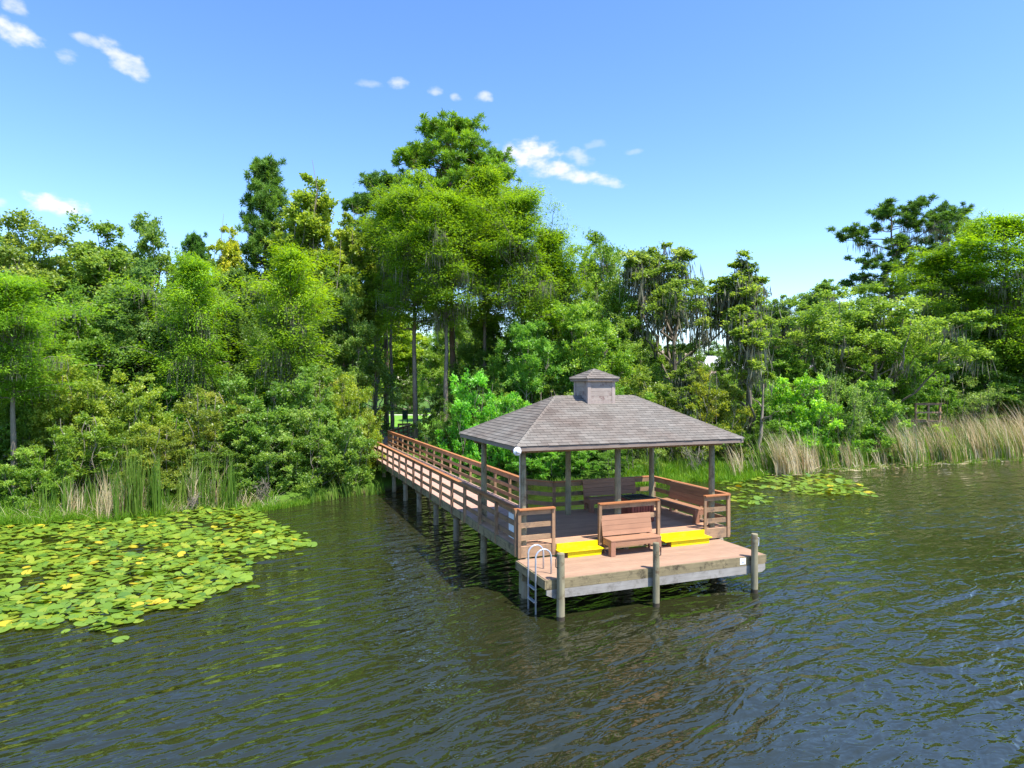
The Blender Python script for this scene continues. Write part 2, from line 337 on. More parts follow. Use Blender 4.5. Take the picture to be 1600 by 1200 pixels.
xs = np.concatenate([[-2500, -1200, -600, -300, -150], np.arange(-90, 120, .8), [150, 300, 600, 1200, 2500]])
ys = np.concatenate([[-800, -200, -40, 0, 10], np.arange(16, 64, .5), np.arange(64, 130, 3), [160, 220, 320, 500, 900, 1600, 3000]])
link(grid_mesh('ground', xs, ys, gz, M['ground']), 'ground', kind='structure')
wx = np.array([-2500, -600, -150, 0, 150, 600, 2500.]); wy = np.array([-800, -200, 0, 30, 70, 140.])
link(grid_mesh('lake', wx, wy, lambda a, b: a * 0 + WZ, M['water']), 'lake', kind='structure')
lawn = MB(); lv = []
for x0, x1, y0, y1 in [(-21, -5.5, 52, 96)]:
    nx, ny = 12, 22
    for j in range(ny + 1):
        for i in range(nx + 1):
            x = x0 + (x1 - x0) * i / nx; y = y0 + (y1 - y0) * j / ny; lawn.v.append((x, y, float(gz(x, y)) + .05 ))
    for j in range(ny):
        for i in range(nx):
            a = j * (nx + 1) + i; lawn.f.append((a, a + 1, a + nx + 2, a + nx + 1))
lawn.build('lawn', M['lawn'], kind='structure')
pth = MB(); pth.box(-24, -6, 88, 90.2, 1.36, 1.44); pth.build('path', M['path'], kind='structure')

# ------------------------------------------------------------ dock structures
DZ, LZ = 1.20, .85
def plank_mesh(name, length, w, t, mat):
    me = bpy.data.meshes.new(name); e = .006
    x, y = length / 2, w / 2
    v = [(-x, -y, -t), (x, -y, -t), (x, y, -t), (-x, y, -t), (-x, -y, -e), (x, -y, -e), (x, y, -e), (-x, y, -e), (-x + e, -y + e, 0), (x - e, -y + e, 0), (x - e, y - e, 0), (-x + e, y - e, 0)]
    f = [(0, 3, 2, 1), (0, 1, 5, 4), (1, 2, 6, 5), (2, 3, 7, 6), (3, 0, 4, 7), (4, 5, 9, 8), (5, 6, 10, 9), (6, 7, 11, 10), (7, 4, 8, 11), (8, 9, 10, 11)]
    me.from_pydata(v, [], f); me.materials.append(mat); return me
def planks(parent, u0, u1, v0, v1, z, mat, pitch=.145, name='plank', cut=None):
    n = max(1, round((v1 - v0) / pitch)); p = (v1 - v0) / n; o0 = ORG[parent.name]
    me = plank_mesh(name, u1 - u0, p - .007, .03, mat)
    for i in range(n):
        vv = v0 + (i + .5) * p
        if cut: 
            a, b = cut(vv)
            if b - a < (u1 - u0) - .01:
                m2 = plank_mesh(name, b - a, p - .007, .03, mat)
                inst(m2, name, parent, Vector(((a + b) / 2, vv, z)) - o0); continue
        inst(me, name, parent, Vector(((u0 + u1) / 2, vv, z + random.uniform(-.0015, .0015))) - o0)
def railing(parent, p0, p1, zd, n_bays, out=1, posts=(True, True), zbot=None, capmat=None, boards=3, thick=.09):
    """posts on the outer side (out=+1: left of p0->p1), boards inside them, flat cap on top"""
    p0, p1 = Vector(p0), Vector(p1); d = (p1 - p0).normalized(); n = Vector((-d.y, d.x)) * out
    alongu = abs(d.x) > abs(d.y)
    rm = M['rail_u'] if alongu else M['rail_v']; cm = M['cap'] if alongu else M['cap_y']
    zb = zd - .26 if zbot is None else zbot
    for i in range(n_bays + 1):
        if (i == 0 and not posts[0]) or (i == n_bays and not posts[1]): continue
        q = p0.lerp(p1, i / n_bays); a = q - d * .045 + n * .002; b = q + d * .045 + n * .002
        m = MB(); m.bar(a, b, thick, zb, zd + .985, off=out * thick / 2); m.build('post', M['post'], parent)
    nseg = max(1, round((p1 - p0).length / 4.8))
    for s in range(nseg):
        a, b = p0.lerp(p1, s / nseg), p0.lerp(p1, (s + 1) / nseg)
        if nseg > 1: b = b - d * .004
        for (z0, z1) in ((.84, .98), (.50, .635), (.16, .295))[:boards]:
            dz = random.uniform(-.008, .008)
            m = MB(); m.bar(a, b, .036, zd + z0, zd + z1 + (dz if z0 < .8 else 0), off=-out * .0195); m.build('rail_board', rm, parent)
        m = MB(); m.bar(a - d * (.03 if s == 0 else 0), b + d * (.03 if s == nseg - 1 else 0), .15, zd + .987, zd + 1.024, off=out * .03); m.build('handrail', cm, parent)

# --- boardwalk
bw = thing('boardwalk', 'long brown timber boardwalk with railings leading from the gazebo to the lawn', 'boardwalk', 1.2, 20, 0)
W0, W1 = .05, 2.35
planks(bw, W0, W1, 6.12, 33.2, DZ, M['deck_walk'], .145)
for u in (W0 - .0, W1):
    for a, b in ((6.1, 12.9), (12.91, 19.8), (19.81, 26.6), (26.61, 33.2)):
        s = -1 if u < 1 else 1
        m = MB(); m.bar((u, a), (u, b), .04, DZ - .27, DZ - .004, off=-s * .022); m.build('rim_joist', M['fascia_dock_v'], bw)
railing(bw, (W0, 6.7), (W0, 33.2), DZ, 17, out=1, zbot=.93)
railing(bw, (W1, 7.05), (W1, 33.2), DZ, 16, out=-1, zbot=.93)
for v in (8.6, 11.5, 14.5, 17.4, 20.3, 23.3, 26.3, 29.3, 32.3):
    for u in (.26, 2.14):
        m = MB(); zg = -1.2; m.tube([(u, v, zg), (u + .01, v, .4), (u, v, DZ - .29)], [.115, .108, .105], 12); m.build('pile', M['pile_under'], bw, smooth=True)
    m = MB(); m.box(.12, 2.28, v - .13, v - .09, DZ - .49, DZ - .29); m.box(.12, 2.28, v + .09, v + .13, DZ - .49, DZ - .29); m.build('cross_beam', M['fascia_dock'], bw)
# bent far end of the boardwalk
d2 = Vector((.42, .907)).normalized(); n2 = Vector((d2.y, -d2.x))
a0 = Vector((W0, 33.25)); b0 = Vector((W1, 33.25))
Lf = 9.0
for i in range(int(Lf / .145)):
    p = a0 + d2 * (i * .145 + .07) ; q = p + n2 * 2.3
    p2, q2 = p, q
    m = MB(); m.bar(p2, q2, .138, DZ - .03, DZ + (i % 3) * .001); m.build('plank', M['deck_walk'], bw)
railing(bw, a0 + d2 * .1, a0 + d2 * Lf, DZ, 6, out=1, zbot=.93)
railing(bw, b0 + d2 * .1, b0 + d2 * (Lf - 1.0), DZ, 5, out=-1, zbot=.93)
e0 = a0 + d2 * (Lf + .3) + n2 * .9
railing(bw, e0, e0 + Vector((1.1, .5)), DZ, 1, out=1, zbot=.5)

# --- gazebo
gz_l = 'open timber gazebo with a grey shingled hip roof and cupola over the lake'
gb = thing('gazebo', gz_l, 'gazebo', 3.4, 3.85, DZ)
UW = 7.0
def cutb(v):
    return (0.02, UW)
planks(gb, .02, UW, 1.93, 6.1, DZ, M['deck_upper'], .144)
m = MB(); m.box(0.02, UW, 1.885, 1.925, DZ - .30, DZ - .002); m.build('rim_joist', M['rail_u'], gb)
m = MB(); m.box(2.36, UW, 6.105, 6.145, DZ - .30, DZ - .002); m.build('rim_joist', M['fascia_dock'], gb)
m = MB(); m.box(-.03, .015, 1.93, 6.1, DZ - .27, DZ - .002); m.build('rim_joist', M['fascia_dock_v'], gb)
m = MB(); m.box(UW + .005, UW + .045, 1.93, 6.1, DZ - .27, DZ - .002); m.build('rim_joist', M['fascia_dock_v'], gb)
# diagonal corner deck piece
m = MB(); m.hexa([(2.355, 6.105, DZ - .03), (3.05, 6.15, DZ - .03), (2.70, 6.55, DZ - .03), (2.355, 6.95, DZ - .03)], [(2.355, 6.15, DZ), (3.05, 6.15, DZ), (2.70, 6.55, DZ), (2.355, 6.95, DZ)]); m.build('corner_board', M['deck_upper'], gb)
railing(gb, (W0, 1.98), (W0, 6.68), DZ, 3, out=1, zbot=.93)
railing(gb, (.06, 1.90), (1.07, 1.90), DZ, 1, out=-1, zbot=.90, thick=.045)
railing(gb, (2.5, 1.90), (4.43, 1.90), DZ, 1, out=-1, zbot=.855, boards=2)
railing(gb, (6.12, 1.90), (6.98, 1.90), DZ, 1, out=-1, zbot=.90, thick=.045)
railing(gb, (UW + .02, 1.98), (UW + .02, 6.08), DZ, 3, out=-1, zbot=.93)
railing(gb, (3.08, 6.12), (UW, 6.12), DZ, 3, out=1, zbot=.93)
railing(gb, (W1 + .02, 7.0), (3.04, 6.14), DZ, 1, out=1, zbot=.93, posts=(False, False))
for u in (.15, 1.0): 
    pass
PST = [(.25, 2.1), (3.22, 2.1), (6.53, 2.1), (.25, 5.4), (3.24, 5.4), (6.53, 5.4)]
for (u, v) in PST:
    m = MB(); w = [random.uniform(-.008, .008) for _ in range(4)]
    m.tube([(u, v, -1.2), (u + w[0], v + w[1], 0.2), (u + w[2], v, 1.6), (u, v + w[3], 2.9), (u, v, 3.93)], [.115, .107, .098, .09, .086], 16); m.build('pillar', M['pile'], gb, smooth=True)
for (u, v) in ((2.2, 5.9), (.3, 1.98), (6.75, 1.98), (3.4, 1.98), (5.0, 5.9)):
    m = MB(); m.tube([(u, v, -1.2), (u, v, .3), (u, v, DZ - .31)], [.11, .105, .10], 12); m.build('pile', M['pile_under'], gb, smooth=True)
for v in (2.1, 5.4):
    m = MB(); m.box(-.05, 6.85, v - .13, v - .09, 3.72, 3.93); m.box(-.05, 6.85, v + .09, v + .13, 3.72, 3.93); m.build('roof_beam', M['rail_u'], gb)
m = MB(); [m.box(.1, 6.9, v, v + .05, DZ - .24, DZ - .035) for v in (2.4, 3.3, 4.2, 5.1)]; m.build('floor_joists', M['fascia_dock'], gb)
# roof
RU0, RU1, RV0, RV1 = -.25, 7.07, 1.30, 6.42; EZ = 3.97; RZ = 5.21; K0, K1, KV = 2.03, 4.83, 3.86
rt = .025
def roofsolid(u0, u1, v0, v1, ez, k0, k1, kv, rz, th):
    m = MB(); m.v += [(u0, v0, ez), (u1, v0, ez), (u1, v1, ez), (u0, v1, ez), (k0, kv, rz), (k1, kv, rz)]
    m.f += [(0, 1, 5, 4), (1, 2, 5), (2, 3, 4, 5), (3, 0, 4)]
    m.v += [(u0, v0, ez - th), (u1, v0, ez - th), (u1, v1, ez - th), (u0, v1, ez - th)]
    m.f += [(0, 6, 7, 1), (1, 7, 8, 2), (2, 8, 9, 3), (3, 9, 6, 0), (6, 9, 8, 7)]; return m
roof = roofsolid(RU0, RU1, RV0, RV1, EZ, K0, K1, KV, RZ, .015).build('roof', M['soffit'], gb)
fz0, fz1 = EZ - .125, EZ - .018
for q in ((RU0 + .0, RU1, RV0 + .0, RV0 + .03), (RU0, RU1, RV1 - .03, RV1)):
    m = MB(); m.box(q[0], q[1], q[2], q[3], fz0, fz1); m.build('fascia', M['roofwood'], gb)
for q in ((RU0, RU0 + .03, RV0 + .032, RV1 - .032), (RU1 - .03, RU1, RV0 + .032, RV1 - .032)):
    m = MB(); m.box(q[0], q[1], q[2], q[3], fz0, fz1); m.build('fascia', M['roofwood_v'], gb)
m = MB(); 
for k in range(12):
    u = RU0 + .35 + k * .6; m.box(u, u + .045, RV0 + .04, RV1 - .04, EZ - .10, EZ - .017)
m.build('rafter_ends', M['roofwood_v'], gb)
# shingles: each tab a thin wedge, clipped at the hips
def clip(poly, a, b):   # keep left of a->b
    o = []; 
    for i in range(len(poly)):
        p, q = poly[i], poly[(i + 1) % len(poly)]
        sp = (b[0] - a[0]) * (p[1] - a[1]) - (b[1] - a[1]) * (p[0] - a[0]); sq = (b[0] - a[0]) * (q[1] - a[1]) - (b[1] - a[1]) * (q[0] - a[0])
        if sp >= 0: o.append(p)
        if (sp > 0) != (sq > 0) and abs(sp - sq) > 1e-9:
            t = sp / (sp - sq); o.append((p[0] + (q[0] - p[0]) * t, p[1] + (q[1] - p[1]) * t))
    return o
def slope(corners):
    """corners 3D: eave0, eave1, top1, top0 (top may coincide)"""
    e0, e1, t1, t0 = [Vector(c) for c in corners]
    ex = (e1 - e0).normalized(); nn = ex.cross(t0 - e0).normalized(); ey = nn.cross(ex)
    to2 = lambda p: ((p - e0).dot(ex), (p - e0).dot(ey))
    poly = [to2(e0), to2(e1), to2(t1)] + ([to2(t0)] if (t1 - t0).length > .01 else [])
    hgt = to2(t1)[1]; expo = .142; row = 0; y = -.02; res = []
    while y < hgt:
        off = (row * .153) % .306; x = -.306 + off
        while x < (e1 - e0).length:
            w = .306; x0, x1 = x + .004, x + w - .004; y0, y1 = y + random.uniform(-.004, .004), min(y + expo + .02, hgt)
            p = [(x0, y0), (x1, y0), (x1, y1), (x0, y1)]; full = True
            for i in range(len(poly)):
                if i == 0 : a, b = (poly[0][0], -.03), (poly[1][0], -.03)
                else: a, b = poly[i], poly[(i + 1) % len(poly)]
                if i == 1: a = (a[0] + .02, a[1] - .02) 
                if i == len(poly) - 1: b = (b[0] - .02, b[1] - .02)
                p = clip(p, a, b)
                if len(p) < 3: break
            if len(p) >= 3: res.append((p, y0, x0, len(p) == 4 and abs(p[0][0] - x0) < 1e-6 and all(any(abs(a - c) < 1e-6 and abs(b - d) < 1e-6 for a, b in p) for c, d in ((x0, y0), (x1, y0), (x1, y1), (x0, y1))), row))
            x += w
        y += expo; row += 1
    def P(x, y, y0, lift=0): 
        h = .016 - .012 * min(1, (y - y0) / .16) 
        return e0 + ex * x + ey * y + nn * (h + lift)
    return res, P, (e0, ex, ey, nn)
c = [(RU0, RV0, EZ), (RU1, RV0, EZ), (RU1, RV1, EZ), (RU0, RV1, EZ)]; k0 = (K0, KV, RZ); k1 = (K1, KV, RZ)
slopes = [(c[0], c[1], k1, k0), (c[3], c[0], k0, k0), (c[1], c[2], k1, k1), (c[2], c[3], k0, k1)]
def wedge(m, p, P, y0):
    b = len(m.v); n = len(p)
    m.v += [tuple(P(x, y, y0)) for x, y in p] + [tuple(P(x, y, y0) - (P(0, 0, 0) - P(0, 0, 0, -.012))) for x, y in p]
    m.f.append(tuple(b + i for i in range(n)))
    for i in range(n): j = (i + 1) % n; m.f.append((b + i, b + n + i, b + n + j, b + j))
rest = MB(); n_ind = 0
for si, s4 in enumerate(slopes):
    res, P, fr = slope(s4)
    fullmesh = None
    for (p, y0, x0, full, row) in res:
        if si in (0, 1) and n_ind < 298 and (full or len(p) >= 3) and row < (13 if si == 0 else 3):
            m = MB(); wedge(m, p, P, y0); m.build('shingle', M['shingle'], roof); n_ind += 1
        else: wedge(rest, p, P, y0)
o = rest.build('shingle_field', M['shingle'], roof, kind='stuff')
a = o.data.attributes.new('tint', 'FLOAT', 'FACE'); a.data.foreach_set('value', np.repeat(RS.rand(len(o.data.polygons) // 5 + 2), 5)[:len(o.data.polygons)].astype(np.float32))
def capline(p, q, parent, w=.095, name='ridge_cap'):
    p, q = Vector(p), Vector(q); n = max(2, round((q - p).length / .2)); m = MB(); d = (q - p).normalized(); sidev = d.cross(Vector((0, 0, 1))).normalized(); up = sidev.cross(d)
    for i in range(n):
        a = p.lerp(q, i / n); b = p.lerp(q, min(1, (i + 1.1) / n)); 
        A = [a - sidev * w - up * .035, a + up * .042, a + sidev * w - up * .035]; B = [b - sidev * w - up * .045, b + up * .030, b + sidev * w - up * .045]
        k = len(m.v); m.v += [tuple(x) for x in A + B]; m.f += [(k, k + 1, k + 4, k + 3), (k + 1, k + 2, k + 5, k + 4)]
        m.v += [tuple(x - up * .012) for x in A]; m.f += [(k, k + 6, k + 7, k + 1), (k + 1, k + 7, k + 8, k + 2)]
    return m.build(name, M['shingle'], parent)
for a, b in ((c[0], k0), (c[1], k1), (c[2], k1), (c[3], k0), (k0, k1)): capline(a, b, roof)
# cupola
cu = Vector((3.4, KV)); hb = .46; ht = .575
cz0, cz1 = 4.92, 5.70
cup = MB().box(cu.x - hb, cu.x + hb, cu.y - hb, cu.y + hb, cz0, cz1).build('cupola', M['cupola'], gb)
for sx in (-1, 1):
    for sy in (-1, 1):
        m = MB(); x, y = cu.x + sx * (hb - .035), cu.y + sy * (hb - .035); m.box(x - .055, x + .055, y - .055, y + .055, cz0 - .02, cz1 - .003); m.build('corner_trim', M['cupola_trim'], cup)
for sy in (-1, 1):
    m = MB(); y = cu.y + sy * hb; m.box(cu.x - hb + .025, cu.x + hb - .025, min(y, y + sy * .014), max(y, y + sy * .014), cz0, cz0 + .16); m.build('base_board', M['cupola_trim'], cup)
for k in range(4):
    for sy in (-1, 1):
        y = cu.y + sy * hb; m = MB(); m.box(cu.x - hb + .026, cu.x + hb - .026, min(y, y + sy * .008), max(y, y + sy * .008), cz0 + .165 + k * .15, cz0 + .165 + k * .15 + .143); m.build('siding_board', M['cupola'], cup)
    for sx in (-1, 1):
        x = cu.x + sx * hb; m = MB(); m.box(min(x, x + sx * .008), max(x, x + sx * .008), cu.y - hb + .026, cu.y + hb - .026, cz0 + .165 + k * .15, cz0 + .165 + k * .15 + .143); m.build('siding_board', M['cupola'], cup)
tz = 5.80
m = MB(); q = [(cu.x - ht, cu.y - ht), (cu.x + ht, cu.y - ht), (cu.x + ht, cu.y + ht), (cu.x - ht, cu.y + ht)]
m.v += [(x, y, tz - .03) for x, y in q] + [(cu.x, cu.y, 6.05)] ; m.f += [(0, 1, 4), (1, 2, 4), (2, 3, 4), (3, 0, 4), (3, 2, 1, 0)]
cr = m.build('cupola_roof', M['soffit'], gb)
m = MB(); m.box(cu.x - ht + .01, cu.x + ht - .01, cu.y - ht + .01, cu.y + ht - .01, tz - .115, tz - .032); m.build('cupola_fascia', M['roofwood'], gb)
m = MB(); ap = (cu.x, cu.y, 6.055)
for i in range(4):
    a, b = (*q[i], tz - .028), (*q[(i + 1) % 4], tz - .028)
    res, P, fr = slope((a, b, ap, ap))
    for (p, y0, x0, full, row) in res: wedge(m, p, P, y0)
o = m.build('shingle_field', M['shingle'], cr, kind='stuff')
a = o.data.attributes.new('tint', 'FLOAT', 'FACE'); a.data.foreach_set('value', np.repeat(RS.rand(len(o.data.polygons) // 5 + 2), 5)[:len(o.data.polygons)].astype(np.float32))
for x, y in q: capline((x, y, tz - .025), (cu.x, cu.y, 6.06), cr, .06)

# --- lower platform
lp = thing('swim_platform', 'low brown plank platform with weathered fascia and bleached beam at the water', 'platform', 3.3, .9, LZ)
LW = 6.67
n = 14; pit = 1.93 / n; me = plank_mesh('plank', LW, pit - .006, .03, M['deck'])
for i in range(n): inst(me, 'plank', lp, Vector((LW / 2, (i + .5) * pit, LZ)) - ORG[lp.name])
m = MB(); m.box(.0, LW, -.042, -.002, LZ - .25, LZ - .012); m.build('fascia_board', M['fascia_dock'], lp)
m = MB(); m.box(-.045, -.004, -.04, 1.9, LZ - .23, LZ - .014); m.build('fascia_board', M['fascia_dock_v'], lp)
m = MB(); m.box(LW + .003, LW + .043, -.04, 1.9, LZ - .23, LZ - .014); m.build('fascia_board', M['fascia_dock_v'], lp)
m = MB(); bz0, bz1 = LZ - .475, LZ - .255   # bleached beam with cut ends
prof = [(.0, bz1), (.0, bz0 + .10), (.22, bz0), (LW - .12, bz0), (LW + .0, bz0 + .07), (LW + .0, bz1)]
k = len(prof); m.v += [(x, -.045, z) for x, z in prof] + [(x, .0, z) for x, z in prof]
m.f += [tuple(range(k)), tuple(reversed(range(k, 2 * k)))] + [(i, k + i, k + (i + 1) % k, (i + 1) % k) for i in range(k)]
m.build('beam', M['beam_white'], lp)
m = MB(); [m.box(u, u + .045, .003, 1.88, LZ - .24, LZ - .034) for u in np.arange(.1, LW, .6)]; m.build('joists', M['fascia_dock'], lp)
m = MB(); m.box(0, LW, 1.55, 1.6, bz0, bz1); m.build('beam', M['fascia_dock'], lp)
for (u, v) in ((.17, 1.72), (3.35, 1.72), (6.5, 1.72)):
    m = MB(); m.tube([(u, v, -1.2), (u, v, LZ - .5), (u, v, LZ - .05)], [.12, .112, .105], 12); m.build('pile', M['pile_under'], lp, smooth=True)
m = MB(); m.box(5.80, 5.99, -.048, -.043, LZ - .205, LZ - .03); nb = m.build('number_plate', M['white_dial'], lp)
m = MB(); m.box(5.84, 5.95, -.0505, -.0485, LZ - .165, LZ - .155); m.box(5.87, 5.92, -.0505, -.0485, LZ - .14, LZ - .13); m.box(5.885, 5.905, -.0505, -.0485, LZ - .115, LZ - .10); m.build('print', M['blue'], nb)

# --- stairs
def stairs(u0, u1, label):
    t = thing('stair', label, 'steps', (u0 + u1) / 2, 1.75, LZ, 'yellow painted steps')
    m = MB(); m.box(u0, u1, 1.855, 1.883, LZ + .195, DZ - .004); m.build('riser', M['yellow'], t)
    m = MB(); m.box(u0 - .03, u1 + .05, 1.55, 1.883, LZ + .155, LZ + .193); m.build('tread', M['yellow'], t, bevel=.012)
    m = MB(); m.box(u0 + .22, u1 - .02, 1.60, 1.63, LZ + .002, LZ + .153); m.build('riser', M['yellow'], t)
    for u in (u0 + .24, u1 - .06): 
        m = MB(); m.box(u, u + .04, 1.632, 1.88, LZ + .002, LZ + .153); m.build('side_board', M['rail_v'], t)
stairs(1.16, 2.44, 'yellow painted steps left of the front bench, beside the ladder')
stairs(4.50, 6.08, 'yellow painted steps right of the front bench')

# --- benches (own frame: x along, y towards the back, z up)
def bench(label, u, v, z, w, rot, nb=4):
    t = thing('bench', label, 'bench', u, v, z, 'brown plank benches on the dock', rot=rot)
    ORG[t.name] = Vector((0, 0, 0)); h = w / 2
    for i in range(4):
        y0 = -.50 + i * .118; m = MB(); m.box(-h, h, y0, y0 + .112, .41, .45); m.build('seat_board', M['bench'], t, bevel=.006)
    sl = .20
    for i in range(nb):
        z0 = .475 + i * .138; z1 = z0 + .132; y0 = -.03 + (z0 - .45) * sl; y1 = -.03 + (z1 - .45) * sl
        m = MB(); m.hexa([(-h, y0, z0), (h, y0, z0), (h, y0 + .035, z0), (-h, y0 + .035, z0)], [(-h, y1, z1), (h, y1, z1), (h, y1 + .035, z1), (-h, y1 + .035, z1)]); m.build('back_board', M['bench'], t)
    zt = .475 + nb * .138
    for s in (-1, 1):
        x0, x1 = (h - .09, h - .05) if s > 0 else (-h + .05, -h + .09)
        m = MB(); m.hexa([(x0, -.03, .0), (x1, -.03, .0), (x1, .06, 0), (x0, .06, 0)], [(x0, .008 + (zt - .5) * sl, zt - .03), (x1, .008 + (zt - .5) * sl, zt - .03), (x1, .09 + (zt - .5) * sl, zt - .03), (x0, .09 + (zt - .5) * sl, zt - .03)]); m.build('back_support', M['bench_z'], t)
        a, b = (h - .14, h) if s > 0 else (-h, -h + .14)
        m = MB(); m.box(a, b, -.492, -.452, 0, .408); m.build('leg', M['bench_z'], t)
        e0, e1 = (h - .04, h) if s > 0 else (-h, -h + .04)
        m = MB(); m.box(e0, e1, -.45, -.34, 0, .408); m.build('leg', M['bench_z'], t)
        m = MB(); m.box(e0, e1, -.338, -.04, .27, .408); m.build('side_rail', M['bench_z'], t)
    m = MB(); m.box(-h + .142, h - .142, -.485, -.445, .27, .408); m.build('apron', M['bench'], t)
    return t
bench('brown bench facing the water on the lower platform between the yellow steps', 3.33, 1.74, LZ, 1.62, 0)
bench('long brown bench against the back railing under the roof', 5.15, 5.92, DZ, 2.1, 0)
bench('brown bench seen end on along the right railing under the roof', 6.82, 3.70, DZ, 2.15, -PI / 2)

# --- slatted bin
bt = thing('slatted_bin', 'reddish slatted box with dark top behind the middle railing panel', 'bin', 4.85, 3.7, DZ)
for i in range(8):
    x = 4.45 + i * .101
    for y in (3.31, 4.07):
        m = MB(); m.box(x, x + .082, y, y + .025, DZ + .03, DZ + .74); m.build('slat', M['bin'], bt)
    y = 3.34 + i * .091
    for x2 in (4.43, 5.25):
        m = MB(); m.box(x2, x2 + .022, y, y + .078, DZ + .03, DZ + .74); m.build('slat', M['bin'], bt)
m = MB(); m.box(4.47, 5.23, 3.345, 4.06, DZ, DZ + .70); m.build('liner', M['dark'], bt)
m = MB(); m.box(4.40, 5.30, 3.28, 3.38, DZ + .745, DZ + .785); m.box(4.40, 5.30, 4.02, 4.12, DZ + .745, DZ + .785); m.box(4.40, 4.5, 3.382, 4.018, DZ + .745, DZ + .785); m.box(5.2, 5.30, 3.382, 4.018, DZ + .745, DZ + .785); m.build('top_rim', M['dark'], bt)
m = MB()
for i in range(7): m.box(4.51 + i * .1, 4.54 + i * .1, 3.385, 4.015, DZ + .75, DZ + .77)
m.build('grate', M['dark'], bt)

# --- mooring posts
for u, top, r0, lab, side in ((.32, 1.50, .098, 'greenish round mooring post beside the ladder at the near corner of the platform', -1), (3.03, 1.52, .085, 'grey round mooring post in front of the bench, middle of the platform edge', 1), (6.19, 1.49, .09, 'weathered round mooring post at the far corner beside the white number plate', 1)):
    v = -.16
    t = thing('mooring_post', lab, 'post', u, v, -.1, 'round mooring posts along the platform edge')
    m = MB(); lean = random.uniform(-.012, .012)
    m.tube([(u, v, -1.3), (u, v, 0), (u + lean, v, .8), (u + lean * 1.6, v, top - .02), (u + lean * 1.6, v, top)], [r0 * 1.06, r0 * 1.03, r0, r0 * .97, r0 * .9], 18); m.build('trunk', M['pile'], t, smooth=False)
    m = MB(); m.tube([(u, v, -.3), (u, v, WZ + .10)], [r0 * 1.06, r0 * 1.045], 18); m.build('waterline_band', M['wet'], t, smooth=False)
    m = MB(); x = u + side * (r0 + .02)
    m.tube([(x - side * .03, v - .02, top - .10), (x + side * .02, v - .02, top - .12), (x + side * .02, v - .02, top - .32), (x - side * .03, v - .02, top - .34)], .014, 8); m.build('cleat', M['dark'] if side < 0 or u < 4 else M['alu'], t, smooth=True)

# --- ladder
t = thing('swim_ladder', 'aluminium swim ladder with two arched handles on the platform side', 'ladder', -.08, .66, LZ)
for v in (.417, .895):
    pts = [(-.09, v, -.9), (-.09, v, 1.25)] + [(.12 - .21 * math.cos(a), v, 1.27 + .21 * math.sin(a)) for a in np.linspace(.15, PI - .15, 9)] + [(.33, v, 1.25), (.33, v, LZ + .005)]
    m = MB(); m.tube(pts, .022, 10); m.build('handrail', M['alu'], t, smooth=True)
for z in (.49, .17, -.15, -.47):
    m = MB(); m.box(-.13, -.05, .435, .877, z - .014, z + .014); m.build('rung', M['alu'], t)

# --- dock lamp and conduit
t = thing('dock_lamp', 'round white lamp on the front left eave corner with a conduit down the post', 'lamp', -.16, 1.25, 3.8)
lc = Vector((-.27, 1.22, 3.86)); dirv = Vector((.05, -1, 0)).normalized()
m = MB(); m.tube([lc - dirv * .05, lc, lc + dirv * .03, lc + dirv * .055], [.085, .112, .108, .07], 24); m.build('shade', M['white'], t, smooth=False)
m = MB(); m.tube([lc + dirv * .056, lc + dirv * .085, lc + dirv * .10], [.066, .05, .015], 20); m.build('lens', M['white_dial'], t, smooth=True)
m = MB(); m.tube([lc - dirv * .05, lc + Vector((.02, .12, .03)), lc + Vector((.1, .2, .02))], .018, 8); m.build('bracket', M['alu'], t)
m = MB(); m.tube([(.13, 2.03, DZ + .02), (.13, 2.03, 3.74), (.02, 1.75, 3.8), (-.1, 1.45, 3.83)], .014, 8); m.build('conduit', M['white'], t, smooth=True)
# --- white boards on the left railing
t = thing('notice_board', 'white blank board fixed inside the left railing near the front corner', 'sign', .1, 2.3, DZ)
m = MB(); m.box(.095, .11, 2.22, 2.78, 1.30, 1.98); m.build('panel', M['white'], t)
m = MB(); m.box(.111, .125, 2.24, 2.76, 1.32, 1.36); m.box(.111, .125, 2.24, 2.76, 1.92, 1.96); m.build('batten', M['alu'], t)

